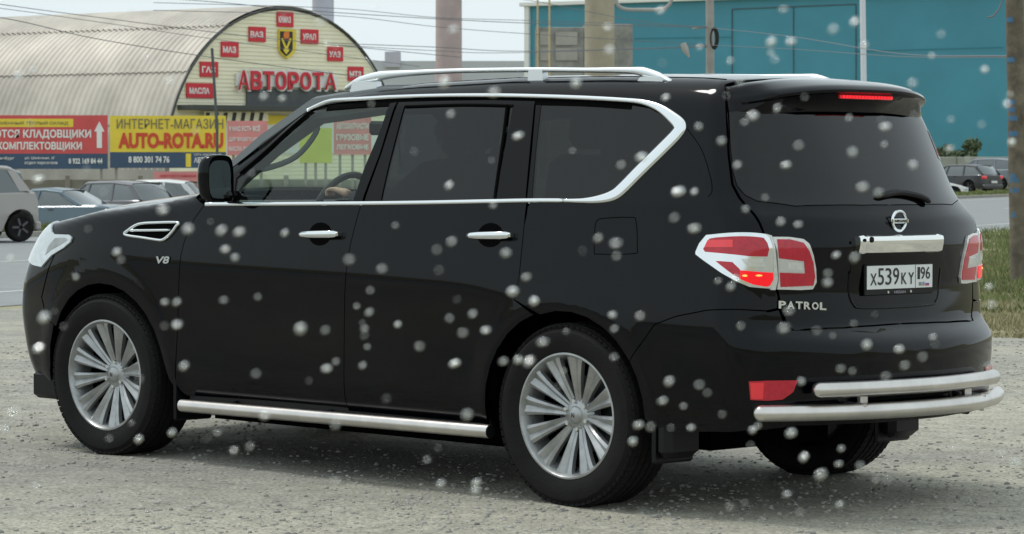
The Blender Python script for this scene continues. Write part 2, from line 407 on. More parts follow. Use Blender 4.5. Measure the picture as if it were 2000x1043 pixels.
# quarter panel, D pillar, cantrail, roof half and A pillar are one pressing
dlo_top = P((1036, 391), (1140, 391), (1180, 387), (1203, 376), (1230, 346), (1280, 296), (1316, 262), (1327, 250), (1328, 240), (1318, 224), (1296, 208), (1270, 200), (1230, 195), (1140, 191), (1050, 188), (960, 186), (870, 187), (780, 190), (700, 195), (596, 206))
gapG = P((1420, 163), (1421, 215), (1424, 300), (1431, 360), (1446, 388), (1473, 418), (1490, 448), (1500, 480), (1512, 530), (1522, 575), (1524, 600))
bseam = P((1500, 606), (1440, 604), (1380, 606), (1320, 618), (1278, 634))
archq = [V((AR*math.cos(math.radians(a)), .98, AZ+AR*math.sin(math.radians(a)))) for a in (146, 132, 120, 108, 96, 84, 72)]
gapClow = [V((archd[0].x-.006, .98, archd[0].z+.004))]
ap_low = [V((2.02, .8, 1.66)), V((2.16, .84, 1.56)), V((2.30, .88, 1.46)), V((2.40, .91, 1.36)), V((2.44, .93, 1.30))]
wind_l = [V((2.62, .80, 1.33)), V((2.52, .78, 1.42)), V((2.30, .74, 1.56)), V((2.08, .70, 1.68)), V((1.90, .67, 1.76)), V((1.80, .60, 1.80)), V((1.755, .40, 1.83)), V((1.735, .2, 1.835)), V((1.73, 0, 1.84))]
roof_r = [V((-.70, 0, 1.89)), V((-.695, .2, 1.89)), V((-.68, .4, 1.88)), V((-.66, .55, 1.87))]
poly = roof_r + gapG + bseam + archq + gapC[::-1][:-1] + dlo_top + ap_low + wind_l
patch('body_shell', poly, (.28, -.66, -.62), M['paint'], car, mode='both', grid=.028)
# fender (each side), hood, front bumper
hx = [V((2.50, .90, 1.335)), V((2.62, .86, 1.34)), V((3.0, .83, 1.30)), V((3.4, .79, 1.24)), V((3.62, .74, 1.18))]
archf = [V((3.075+AR*math.cos(math.radians(a)), .98, AZ+AR*math.sin(math.radians(a)))) for a in range(28, 172, 12)]
fend = hx + [V((3.70, .72, 1.12)), V((3.55, .86, 1.10)), V((3.42, .93, 1.06)), V((3.52, .93, .93)), V((3.60, .93, .78)), V((3.56, .95, .68))] + archf + [V((2.60, .97, .43)), V((2.545, .95, .345))] + gapA[::-1]
patch('front_fender', fend, (-.40, -.80, -.42), M['paint'], car, mode='mirror')
patch('hood', [V((3.80, 0, 1.15)), V((3.77, .3, 1.14)), V((3.72, .55, 1.14)), V((3.62, .735, 1.18)), V((3.4, .785, 1.24)), V((3.0, .825, 1.30)), V((2.64, .855, 1.34)), V((2.66, .5, 1.35)), V((2.70, 0, 1.35))], (-.1, -.05, -1), M['paint'], car, mode='both')
patch('front_bumper', [V((3.9, 0, 1.0)), V((3.86, .4, 1.02)), V((3.74, .68, 1.02)), V((3.62, .84, 1.0)), V((3.44, .93, 1.04)), V((3.525, .93, .93)), V((3.605, .93, .78)), V((3.565, .95, .68)), V((3.486, .98, .645)), V((3.526, .98, .537)), V((3.538, .98, .425)), V((3.56, .90, .36)), V((3.72, .75, .33)), V((3.80, .4, .32)), V((3.84, 0, .32))], (-.75, -.60, 0), M['paint'], car, mode='both')
patch('grille', [V((3.86, 0, 1.13)), V((3.80, .40, 1.13)), V((3.72, .56, 1.12)), V((3.80, .5, 1.03)), V((3.9, 0, 1.01))], (-.9, -.3, 0), M['chrome'], car, mode='both', off=-.01)
hl = P((112, 457), (138, 458), (144, 464), (140, 474), (126, 486), (103, 500), (84, 522)) + [V((3.75, .70, .92)), V((3.80, .58, 1.0)), V((3.72, .60, 1.10))]
h_ = patch('headlight', hl, (-.6, -.75, -.1), M['head'], car, mode='mirror', off=.010, grid=.02)
patch('headlight_reflector', P((112, 464), (132, 464), (136, 469), (122, 479), (104, 489), (92, 499), (98, 480)), (-.6, -.75, -.1), M['alloy'], car, mode='mirror', off=.0115, grid=.02, flange=.002)
# lip under the front bumper, rocker, floor and wheel housings
for s in (1, -1):
    lip = MB(); lip.box((3.62, s*.80, .33), (.22, .20, .14), .02); shade_auto(lip.build('front_valance', M['plastic'], car))
sill = MB()
for s in (1, -1): sill.box((1.50, s*.90, .335), (2.0, .05, .07), .012)
shade_auto(sill.build('rocker_sill', M['plastic'], car))
fl = MB(); fl.box((1.55, 0, .42), (2.1, 1.74, .16)); fl.box((3.55, 0, .55), (.5, 1.3, .5)); fl.box((-.80, 0, .60), (.42, 1.62, .24)); fl.box((1.54, 0, .30), (3.0, .35, .16)); fl.box((1.5, 0, .35), (2.0, 1.64, .16)); fl.box((1.54, .55, .27), (2.2, .12, .12)); fl.box((1.54, -.60, .25), (2.2, .14, .16)); fl.box((.2, -.2, .30), (.9, .9, .12))  # the lower boxes are added to deepen the shade under the car
for wx in (0, 3.075):
    fl.box((wx, 0, .95), (1.0, 1.86, .12)); fl.box((wx-.50, 0, .72), (.05, 1.84, .5)); fl.box((wx+.50, 0, .70), (.05, 1.84, .5)); fl.box((wx, 0, .40), (.7, 1.2, .10)); fl.box((wx, 0, .66), (.96, 1.1, .5))
fl.box((.75, 0, .9), (2.9, 1.74, .02)); fl.box((3.1, 0, 1.0), (1.0, 1.5, .10))
fl.build('underbody', M['under'], car)
ax = MB(); ax.tube([(0, -.8, .40), (0, .8, .40)], .06); ax.tube([(3.075, -.8, .40), (3.075, .8, .40)], .05)
for s in (1, -1): ax.tube([(.05, s*.55, .26), (.6, s*.5, .34)], .035); ax.tube([(-.05, s*.62, .28), (-.1, s*.62, .7)], .05)
shade_auto(ax.build('axle', M['under'], car))
ex = MB(); ex.tube([(.4, -.40, .42), (-.5, -.45, .47), (-.85, -.60, .46), (-1.04, -.64, .45)], [.04, .09, .04, .04], 12); shade_auto(ex.build('exhaust', M['under'], car))
# mud flaps
for s in (1, -1):
    mf = MB(); mf.box((-.49, s*.83, .42), (.022, .28, .36), .01); mf.box((-.53, s*.84, .35), (.085, .24, .17), .03); shade_auto(mf.build('mud_flap', M['plastic'], car))
    mf = MB(); mf.box((2.56, s*.84, .36), (.02, .26, .28), .01); shade_auto(mf.build('mud_flap', M['plastic'], car))
# belt chrome and window line
belt = P((403, 399), (470, 398.5), (560, 398), (706, 397), (860, 395), (1030, 391.5), (1110, 391.5))
surf_sweep('window_seal', P((640, 208), (700, 203), (780, 198), (870, 195), (960, 194), (1050, 196), (1140, 198), (1235, 204)), .034, .003, M['under'], car, off=-.008, n=5)
surf_sweep('belt_trim', belt, .019, .006, M['chrome'], car, off=.004, n=4)
line = P((597, 203), (640, 199), (700, 193), (780, 188.5), (870, 186), (960, 185.5), (1050, 187), (1140, 190), (1230, 195), (1262, 199), (1290, 209), (1314, 226), (1331, 244), (1325, 259), (1296, 289), (1250, 334), (1214, 370), (1196, 382), (1170, 389), (1140, 392), (1105, 392))
surf_sweep('window_line_trim', line, [.017, .017, .018, .018, .018, .019, .019, .02, .02, .024, .034, .048, .062, .060, .060, .060, .058, .050, .036, .022, .016], .009, M['chrome'], car, off=.004, n=6)
# glass and pillars
def glass(name, uv, m, **k): return patch(name, P(*uv), (0, -.95, -.3), m, car, mode='mirror', off=-.008, flange=0, shrink=0, **k)
glass('front_side_window', [(612, 214), (700, 204), (764, 199), (744, 252), (712, 326), (690, 390), (560, 393), (462, 394), (459, 366), (462, 347), (520, 297)], M['wind'])
glass('rear_side_window', [(792, 205), (900, 201), (1004, 203), (990, 270), (967, 389), (850, 391), (744, 391), (760, 320)], M['priv'])
glass('quarter_window', [(1058, 195), (1140, 197), (1230, 202), (1270, 209), (1300, 226), (1318, 244), (1312, 257), (1240, 330), (1200, 370), (1180, 381), (1140, 387), (1036, 388), (1045, 290)], M['priv'])
def pil(uv, m='gloss', off=-.003, name='pillar_trim'): return patch(name, P(*uv), (0, -.95, -.3), M[m], car, mode='mirror', off=off, flange=.02, shrink=.001)
pil([(764, 199), (777, 197), (742, 300), (706, 396), (688, 396), (690, 390), (712, 326), (744, 252)])
pil([(781, 197), (880, 194), (960, 193), (1047, 195), (1036, 290), (1026, 391), (966, 392), (967, 389), (990, 270), (1004, 203), (900, 201), (792, 205), (760, 320), (744, 391), (711, 395), (745, 300)])
pil([(1049, 194), (1060, 194), (1047, 290), (1038, 390), (1028, 391), (1039, 290)], off=-.006)
surf_sweep('gate_seal', gapG[:8], .06, .004, M['under'], car, off=-.022, n=4)
pil([(606, 211), (612, 214), (520, 297), (462, 347), (459, 366), (462, 394), (440, 396), (420, 384), (440, 352), (520, 285)], 'plastic')
sg = P((993, 204), (984, 270), (966, 389))
surf_sweep('window_divider', sg, .016, .004, M['under'], car, off=-.001)
surf_sweep('drip_rail', P((793, 206), (900, 202.5), (1004, 204.5)), .012, .004, M['under'], car, off=-.003)
surf_sweep('window_seal', P((612, 214), (560, 258), (520, 295), (470, 338)), .016, .005, M['under'], car, off=.0)
# windshield
patch('windshield', [V((2.66, 0, 1.37)), V((2.66, .5, 1.36)), V((2.60, .79, 1.34)), V((2.50, .775, 1.42)), V((2.28, .735, 1.56)), V((2.06, .69, 1.68)), V((1.90, .66, 1.76)), V((1.81, .58, 1.80)), V((1.765, .38, 1.83)), V((1.745, 0, 1.84))], (-.55, -.1, -.8), M['wind'], car, mode='both', off=-.006, flange=0)
# fuel door (outlined by a recessed seam), handles, vent
fd = P((1180, 426), (1232, 424), (1243, 432), (1245, 485), (1238, 495), (1170, 496), (1161, 490), (1163, 440), (1169, 429))
surf_sweep('fuel_door', fd, .0045, .0006, M['under'], car, closed=True, off=.0003, mirror=False, n=3)
surf_sweep('pillar_seam', P((1345, 250), (1372, 290), (1388, 340), (1392, 372), (1384, 384)), .004, .0005, M['under'], car, off=.0003, n=4)
for (u0, u1, vv) in ((588, 667, 457), (916, 1004, 459)):
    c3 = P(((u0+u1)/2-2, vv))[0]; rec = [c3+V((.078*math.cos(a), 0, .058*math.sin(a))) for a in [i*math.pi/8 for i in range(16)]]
    a, b = P((u0, vv+1), (u1, vv))
    pts = [a.lerp(b, t) for t in (0, .05, .15, .35, .6, .85, .96, 1)]; A = np.array([tuple(p) for p in pts]); N = gradF(A)
    for _ in range(10): A = A-N*F(A)[:, None]*.8
    hs = [.006, .022, .036, .044, .046, .044, .036, .010]
    for s in (1, -1):
        rp = patch('handle_recess_shade', rec, side, M['under'], car, mode='left', off=.0015, flange=.004) if s == 1 else None  # flat disc; the hollow's shade is put into its matte dark colour
        mb = MB(); q = [V((p[0], p[1]+h, p[2])) for p, h in zip(A, hs)]
        vs = []; n = 10
        for p, r in zip(q, (.006, .012, .015, .017, .018, .018, .016, .008)):
            for k in range(n):
                t = 2*math.pi*k/n; vs.append((p.x, s*(p.y+.011*math.sin(t)), p.z+r*math.cos(t)))
        fs = [(i*n+k, i*n+(k+1) % n, (i+1)*n+(k+1) % n, (i+1)*n+k) for i in range(len(q)-1) for k in range(n)]+[tuple(range(n)), tuple(range((len(q)-1)*n, len(q)*n))]
        ho = newobj('door_handle', vs, fs, M['chrome'], car)
        mb = MB()
        for p in (q[1], q[-2]): mb.box((p.x, s*(p.y-.02), p.z), (.03, .035, .022), .004)
        shade_auto(mb.build('handle_mount', M['chrome'], ho))
Z = lambda x, y: (240+x/9.479, 420+y/9.479)
vent_o = P(*[Z(*q) for q in [(30, 378), (130, 265), (250, 190), (370, 158), (600, 145), (1070, 128), (1040, 220), (950, 330), (850, 430), (760, 480), (650, 475), (400, 430), (60, 392)]])
patch('side_vent', vent_o, side, M['under'], car, mode='mirror', off=.004, flange=.004, grid=.02)
vo = P(*[Z(*q) for q in [(60, 366), (140, 272), (260, 195), (380, 160), (600, 146), (1035, 142), (1005, 215), (930, 320), (840, 410), (750, 465), (650, 462), (400, 424)]])
surf_sweep('vent_frame', vo, .015, .012, M['chrome'], car, closed=True, off=.004, n=5)
surf_sweep('vent_blade', P(Z(165, 290), Z(500, 288), Z(920, 282)), .014, .012, M['chrome'], car, off=.004)
a, b = P((307, 515), (331, 515)); N = V(gradF(np.array([tuple(a)]))[0])
text_obj('V8', 'engine_badge', M['chrome'], car, a+N*.002, (b-a), V((0, N.z*-.2, 1)), w=(b-a).length*1.08, h=.036, depth=.006, bold=.03, shear=.2)
# ---- rear: tailgate, glass, bumper
gl_uv = [(1427, 217), (1429, 280), (1434, 335), (1442, 362), (1458, 380), (1482, 391)]
gl_l = P(*gl_uv)
zb = 1.352
rg = gl_l + [V((-.99, .6, 1.36)), V((-1.02, .4, 1.355)), V((-1.04, .2, zb)), V((-1.045, 0, zb)), V((-.86, 0, 1.735)), V((-.85, .2, 1.735)), V((-.84, .4, 1.737)), V((-.78, .6, 1.745))]
patch('rear_window', rg, (.8, -.55, -.2), M['priv'], car, mode='both', off=.002, flange=.02, shrink=.001)
gate = [gl_l[0]+V((0, .012, .01))] + P((1424, 230), (1427, 300), (1434, 358), (1449, 386), (1476, 416), (1493, 448), (1503, 480), (1515, 530), (1525, 575), (1530, 604), (1540, 628), (1556, 643)) + [V((-1.06, .62, .842)), V((-1.09, .4, .838)), V((-1.10, .2, .836)), V((-1.10, 0, .836)), V((-1.045, 0, zb)), V((-1.04, .2, zb)), V((-1.02, .4, 1.355)), V((-.99, .6, 1.36))] + gl_l[::-1][:-1]
patch('tailgate', gate, (.8, -.58, -.1), M['paint'], car, mode='both', grid=.025)
bump = P((1500, 608), (1524, 603), (1532, 622), (1548, 642)) + [V((-1.06, .62, .836)), V((-1.09, .4, .832)), V((-1.10, .2, .830)), V((-1.10, 0, .830)), V((-1.19, 0, .5)), V((-1.14, 0, .43)), V((-1.12, .4, .43)), V((-1.05, .7, .43)), V((-.92, .88, .42)), V((-.80, .94, .40)), V((-.56, .95, .38))] + [V((AR*math.cos(math.radians(a)), .98, AZ+AR*math.sin(math.radians(a)))) for a in (180, 168, 156, 146)] + bseam[::-1]
patch('rear_bumper', bump, (.60, -.78, -.12), M['paint'], car, mode='both', grid=.022)
# spoiler
sec = []; e0, e1_ = P((1421, 166))[0], P((1427, 214))[0]; NS = 10
ends = [e0.lerp(e1_, t) for t in (-.08, 0, .12, .3, .45, .6, .72, .84, 1, 1.06)]
for k in np.linspace(0, 1, 33):
    y = .70*k
    x0 = -.665 - .03*(1-k**2); pt = march(np.array([[x0, y, 3.0]]), np.array([[0, 0, -1.0]]), 70)[0]; z0 = pt[2]
    xl = -.950 + .175*k**2.6; zl = 1.858 - .062*k**3
    xg = -.868+.085*k**2.2; zg = 1.745
    g = [(x0+.08, y, z0-.02), (x0-.002, y, z0), (x0-.09, y, (z0*.68+zl*.32)+.006), (xl+.05, y, zl+.013), (xl+.012, y, zl+.003), (xl, y, zl-.010), (xl+.004, y, zl-.022), (xl+.035, y, zl-.034), (xg+.004, y, zg+.010), (xg+.02, y, zg-.010)]
    w = sstep(.80, 1.0, k); sec.append([tuple(V(p).lerp(ends[j], w)) for j, p in enumerate(g)])
vs = []; fs = []; m_ = len(sec[0])
full = [[(p[0], -p[1], p[2]) for p in s] for s in sec[::-1][:-1]]+sec
for s in full: vs += s
for i in range(len(full)-1):
    for k in range(m_-1): fs.append((i*m_+k, (i+1)*m_+k, (i+1)*m_+k+1, i*m_+k+1))
fs += [tuple(range(m_)), tuple(range((len(full)-1)*m_+m_-1, (len(full)-1)*m_-1, -1))]
sp = newobj('spoiler', vs, [f[::-1] for f in fs], M['paint'], car); shade_auto(sp, 50)
bl = MB(); bl.box((-.916, 0, 1.816), (.014, .40, .018), .003)
bo = bl.build('brake_light', M['redb'], sp)
for i in range(16):
    b = MB(); b.box((-.924, -.18+.024*i, 1.816), (.006, .018, .012)); b.build('light_segment', M['led'], bo)
# tail lamps
Z = lambda x, y: (1360+x/5.796, 440+y/5.796)
dl = (.55, -.83, 0)
def lamp(name, pl, m, off, parent=None, **k):
    kw = dict(flange=.012, shrink=0, grid=.02, step=.01); kw.update(k)
    return patch(name, P(*[Z(*q) for q in pl]), dl, M[m], parent or car, mode='mirror', off=off, **kw)
lamp('tail_lamp', [(8, 300), (50, 205), (130, 110), (350, 88), (780, 95), (830, 130), (868, 260), (872, 600), (840, 705), (600, 690), (480, 640), (300, 540), (100, 400), (8, 330)], 'chrome', .010, step=.008)
lamp('lamp_gasket', [(780, 90), (860, 110), (905, 300), (930, 600), (900, 720), (840, 720), (878, 600), (872, 260), (838, 130)], 'clear', .008)
lamp('tail_lamp_red_lens', [(98, 270), (170, 152), (250, 138), (760, 140), (800, 195), (820, 260), (800, 342), (600, 345), (380, 325), (120, 302)], 'red', .0125, flange=.004)
lamp('reflector_segment', [(152, 168), (430, 165), (430, 250), (112, 252)], 'redb', .0140, flange=.003)
lamp('tail_lamp_red_lens', [(238, 405), (420, 415), (500, 495), (500, 600), (430, 560), (340, 490)], 'red', .0125, flange=.004)
lamp('turn_lens', [(500, 505), (700, 517), (866, 522), (868, 600), (830, 670), (790, 683), (640, 662), (500, 606)], 'redlit', .0127, flange=.004)
lamp('turn_bulb', [(522, 562), (545, 552), (570, 555), (580, 568), (560, 578), (530, 575)], 'bulb', .0150, flange=.002, grid=.01)
lamp('turn_bulb', [(668, 556), (700, 546), (738, 552), (735, 562), (700, 570), (672, 566)], 'bulb', .0150, flange=.002, grid=.01)
lamp('reverse_lens', [(515, 378), (750, 370), (780, 455), (600, 462), (560, 440)], 'clear', .0130, flange=.003)
lamp('gate_lamp', [(862, 125), (1060, 122), (1225, 142), (1290, 190), (1342, 320), (1370, 470), (1376, 620), (1332, 700), (1200, 712), (918, 712), (938, 600), (922, 300), (885, 190)], 'clear', .010)
lamp('gate_lamp_lens', [(915, 152), (1060, 150), (1220, 183), (1290, 270), (1335, 400), (1355, 560), (1335, 655), (955, 682), (945, 520), (1238, 522), (1228, 385), (935, 358), (925, 240)], 'red', .0125, flange=.004)
lamp('gate_reflector', [(940, 372), (1215, 396), (1225, 510), (945, 508)], 'chrome', .0125, flange=.004)
lamp('reverse_lens', [(1030, 400), (1200, 408), (1210, 480), (1040, 470)], 'clear', .0145, flange=.003)
# plate garnish bar, badge, plate, lettering
def gatebox(name, y0, y1, z0, z1, x, th, m, parent=None, bev=.006):
    b = MB(); b.box((x-th/2, (y0+y1)/2, (z0+z1)/2), (th, abs(y1-y0), abs(z1-z0)), bev); return shade_auto(b.build(name, m, parent or car), 35)
bar = []; YY = np.linspace(-.318, .318, 27); prof = [(0.02, .036), (-.014, .038), (-.024, .033), (-.028, .022), (-.028, .008), (-.026, -.004), (-.018, -.036), (-.012, -.040), (0.02, -.039)]
vs = []
for y in YY:
    e = max(0, (abs(y)-.295)/.023); sh = 1-.25*e*e
    xr = float(t_Xr(np.array(1.18))+t_cx(np.array(1.18))*abs(y)**2.4)
    for dx, dz in prof: vs.append((xr-.004+dx*sh, y, 1.187+dz*(1-.10*e)))
m_ = len(prof); fs = [(i*m_+k, i*m_+k+1, (i+1)*m_+k+1, (i+1)*m_+k) for i in range(len(YY)-1) for k in range(m_-1)]+[tuple(range(m_)), tuple(range((len(YY)-1)*m_+m_-1, (len(YY)-1)*m_-1, -1))]
gb = newobj('tailgate_garnish', vs, fs, M['chrome2'], car); shade_auto(gb, 30)
lk = MB(); v_, f_ = lathe([(0, -.006), (.012, -.006), (.013, .002)], 14); lk.add([(-1.146+y-.006, .286+x, 1.208+z) for x, y, z in v_], f_); shade_auto(lk.build('lock_button', M['gloss'], gb))
rc = patch('plate_recess', [V((-1.1, .345, 1.132)), V((-1.1, .345, .99)), V((-1.1, .325, .945)), V((-1.1, .29, .925)), V((-1.1, 0, .925)), V((-1.1, 0, 1.132))], (1, 0, 0), M['gloss'], car, mode='both', off=.0015, flange=.002, shrink=0)
surf_sweep('recess_edge', [V((-1.1, .348, 1.070)), V((-1.1, .343, 0.975)), V((-1.1, .318, 0.932)), V((-1.1, .28, 0.917)), V((-1.1, .1, 0.912)), V((-1.1, 0, 0.912)), V((-1.1, -.1, 0.912)), V((-1.1, -.28, 0.917)), V((-1.1, -.318, 0.932)), V((-1.1, -.343, 0.975)), V((-1.1, -.348, 1.070))], .012, .005, M['paint'], car, off=0, mirror=False)
px = -1.098; pz = 1.043; PS = .96; PH = .90
def gb2(name, y0, y1, z0, z1, x, th, m, parent=None, bev=.006): return gatebox(name, y0*PS, y1*PS, pz+(z0-pz)*PH, pz+(z1-pz)*PH, x, th, m, parent, bev)
pf = gb2('plate_frame', -.272, .272, pz-.086, pz+.062, px+.008, .012, M['plastic'], bev=.004)
pl = gb2('number_plate', -.26, .26, pz-.056, pz+.056, px-.004, .003, M['white'], bev=.001)
def ptext(s, y0, w, z0, h, m, parent, name='plate_character', bold=.02, x=px-.008, d=.0015):
    return text_obj(s, name, m, parent, V((x, y0*PS, pz+(z0-pz)*PH)), (0, -1, 0), (0, 0, 1), w=w*PS, h=h*PH, depth=d, bold=bold)
ptext('X', .236, .048, pz-.036, .056, M['ink'], pl, bold=.0)
for i, ch in enumerate('539'): ptext(ch, .178-.060*i, .047, pz-.036, .080, M['ink'], pl, bold=.0)
ptext('K', -.008, .042, pz-.036, .056, M['ink'], pl, bold=.0); ptext('Y', -.064, .044, pz-.036, .056, M['ink'], pl, bold=.0)
for ch, y, w in (('1', -.138, .018), ('9', -.163, .034), ('6', -.204, .034)): ptext(ch, y, w, pz-.014, .058, M['ink'], pl, bold=.0)
gb2('plate_divider', -.1225, -.1200, pz-.054, pz+.054, px-.0072, .001, M['ink'], pl, 0)
ptext('RUS', -.150, .045, pz-.046, .018, M['grey'], pl, bold=.01)
gb2('flag_stripe', -.232, -.202, pz-.034, pz-.028, px-.0072, .001, M['white'], pl, 0); gb2('flag_stripe', -.232, -.202, pz-.040, pz-.034, px-.0072, .001, M['blue'], pl, 0); gb2('flag_stripe', -.232, -.202, pz-.047, pz-.040, px-.0072, .001, M['pred'], pl, 0)
ptext('NISSAN', .045, .09, pz-.079, .013, M['grey'], pf, name='frame_lettering', x=px-.0045)
for y in (.09, -.09): gb2('frame_screw', y-.006, y+.006, pz-.078, pz-.066, px-.004, .002, M['chrome'], pf, .001)
# badge
bx = float(t_Xr(np.array(1.284)))-.008
rb = MB(); rb.tube([(bx-.003, .051*math.cos(a), 1.284+.042*math.sin(a)) for a in [i*math.pi/16 for i in range(32)]], .0075, 8, closed=True)
rbo = shade_auto(rb.build('badge', M['chrome'], car)); bb = MB(); bb.box((bx-.010, 0, 1.284), (.010, .120, .020), .003); shade_auto(bb.build('badge_bar', M['chrome'], rbo))
text_obj('NISSAN', 'badge_lettering', M['ink'], rbo, V((bx-.0155, .046, 1.278)), (0, -1, 0), (0, 0, 1), w=.092, h=.012, depth=.001)
# PATROL letters follow the gate
word = 'PATROL'; ws = [.047]*6
a = P((1522, 600))[0]; b = P((1620, 601))[0]
for i, ch in enumerate(word):
    p = a.lerp(b, i/6.0); p2 = a.lerp(b, (i+.86)/6.0); A = np.array([tuple(p), tuple(p2)]); N = gradF(A)
    for _ in range(12): A = A-N*F(A)[:, None]*.8
    text_obj(ch, 'badge_letter', M['chrome'], car, V(A[0])+V(N[0])*.002, V(A[1])-V(A[0]), (0, 0, 1), w=float(np.linalg.norm(A[1]-A[0])), h=.032, depth=.005, bold=.035)
# wiper
wp = P((1722, 374), (1760, 366), (1800, 371), (1824, 382)); wp = [p+V((-.02, 0, .0)) for p in wp]
w_ = MB(); w_.tube(spline(wp, 5), [.006]+[.014]*14+[.008], 8); shade_auto(w_.build('rear_wiper', M['plastic'], car))
# sticker on right rear quarter of the window
lam = patch('window_sticker', [V((-.80, -.70, 1.70)), V((-.80, -.76, 1.69)), V((-.86, -.78, 1.56)), V((-.86, -.72, 1.57))], (.8, .58, -.1), M['white'], car, off=.004, flange=0, grid=.02)
patch('sticker_print', [V((-.80, -.715, 1.69)), V((-.80, -.748, 1.68)), V((-.86, -.768, 1.575)), V((-.86, -.735, 1.58))], (.8, .58, -.1), M['pred'], car, off=.0055, flange=0, grid=.02)
# lower reflectors and protective tubes
patch('rear_fog_lamp', P((1463, 744), (1500, 742), (1560, 740), (1551, 763), (1530, 778), (1500, 781), (1466, 780)), dl, M['red'], car, mode='mirror', off=.006, shrink=0)
patch('fog_lamp_segment', P((1466, 747), (1492, 746), (1490, 778), (1468, 778)), dl, M['redb'], car, mode='mirror', off=.008, shrink=0)
def rtube(name, pts, r):
    pts = [V(p) for p in pts]; pts = [V((p.x, -p.y, p.z)) for p in pts[::-1]][:-1]+pts
    s = spline(pts, 7); d0 = (s[0]-s[1]).normalized(); d1 = (s[-1]-s[-2]).normalized()
    s = [s[0]+d0*r*k for k in (.98, .8, .45)]+s+[s[-1]+d1*r*k for k in (.45, .8, .98)]
    rr = [r*.18, r*.6, r*.9]+[r]*(len(s)-6)+[r*.9, r*.6, r*.18]
    b = MB(); b.tube(s, rr, 18); return shade_auto(b.build(name, M['steel'], car), 60)
TZ1, TZ2 = .585, .490
rtube('bumper_tube', [(-1.262, 0, TZ1), (-1.246, .25, TZ1), (-1.205, .50, TZ1), (-1.155, .665, TZ1)], .034)
rtube('bumper_tube', [(-1.275, 0, TZ2), (-1.245, .36, TZ2), (-1.15, .66, TZ2), (-1.08, .80, TZ2), (-1.025, .90, TZ2)], .035)
for s in (1, -1):
    br = MB(); br.box((-1.19, s*.40, (TZ1+TZ2)/2), (.03, .05, .08), .008); br.box((-1.15, s*.45, .50), (.20, .04, .05), .006)
    shade_auto(br.build('tube_bracket', M['steel'], car))
# side step tubes
for s in (1, -1):
    b = MB(); p0 = PY(355, 792, .985); p1 = PY(957, 843, .985); z0 = (p0.z+p1.z)/2
    b.tube([(p0.x-.0, s*.985, p0.z), (p1.x, s*.985, p1.z)], .031, 16, cap=False); v_, f_ = lathe([(.031, 0), (.026, .001)], 16)
    so_ = shade_auto(b.build('side_step', M['steel'], car), 60)
    for x in (p0.x, p1.x):
        c = MB(); v_, f_ = lathe([(.0305, 0), (.029, .004 if x == p0.x else -.004), (0, .004 if x == p0.x else -.004)], 16); zz = p0.z if x == p0.x else p1.z
        c.add([(x+q[1], s*.985+q[0], zz+q[2]) for q in v_], f_); shade_auto(c.build('end_plug', M['plastic'], so_))
    for xx in (2.15, 1.5, .85):
        c = MB(); c.tube([(xx, s*.985, .315), (xx, s*.80, .36)], .015, 8); shade_auto(c.build('step_bracket', M['plastic'], so_))
# roof rails
def rail(s):
    top = [PY(u, v, .645) for u, v in ((682, 165), (704, 152), (745, 141), (800, 135.5), (900, 130.5), (1040, 128.5), (1150, 129), (1232, 129.5), (1262, 133), (1292, 142), (1318, 152))]
    thick = [.012, .026, .028, .018, .014, .014, .014, .018, .028, .026, .010]
    t2 = spline(top, 5); th = np.interp(np.linspace(0, 10, len(t2)), range(11), thick); vs = []; n = 10
    zroof = march(np.array([[p.x, .645, 3.0] for p in t2]), np.repeat(np.array([[0, 0, -1.0]]), len(t2), 0), 80)[:, 2]
    for p, r, zr in zip(t2, th, zroof):
        for k in range(n):
            a = 2*math.pi*k/n; vs.append((p.x, s*(.645+.017*math.sin(a)), max(zr-.01, p.z-.012+r*.8*math.cos(a)) ))
    fs = [(i*n+k, i*n+(k+1) % n, (i+1)*n+(k+1) % n, (i+1)*n+k) for i in range(len(t2)-1) for k in range(n)]+[tuple(range(n)), tuple(range((len(t2)-1)*n, len(t2)*n))]
    ro = newobj('roof_rail', vs, fs, M['satin'], car)
    for (ua, ub, ha) in ((690, 752, 1), (1040, 1070, 0), (1250, 1312, 1)):
        pa, pb = PY(ua, 150, .645), PY(ub, 150, .645); x0, x1 = pb.x, pa.x
        zr = march(np.array([[(x0+x1)/2, .645, 3.0]]), np.array([[0, 0, -1.0]]), 80)[0, 2]
        pt = min(top, key=lambda q: abs(q.x-(x0+x1)/2))
        m_ = MB(); h = pt.z-.012-zr+.02; poly_ = [V((x0+.02*ha, s*.625, zr-.02)), V((x1-.0, s*.625, zr-.02)), V((x1-(.03 if ha else .006), s*.625, zr-.02+h)), V((x0+(.03 if ha else .004), s*.625, zr-.02+h))]
        m_.prism(poly_, 'y', (0, s*.04, 0)); m_.build('rail_foot', M['satin'], ro)
for s in (1, -1): rail(s)
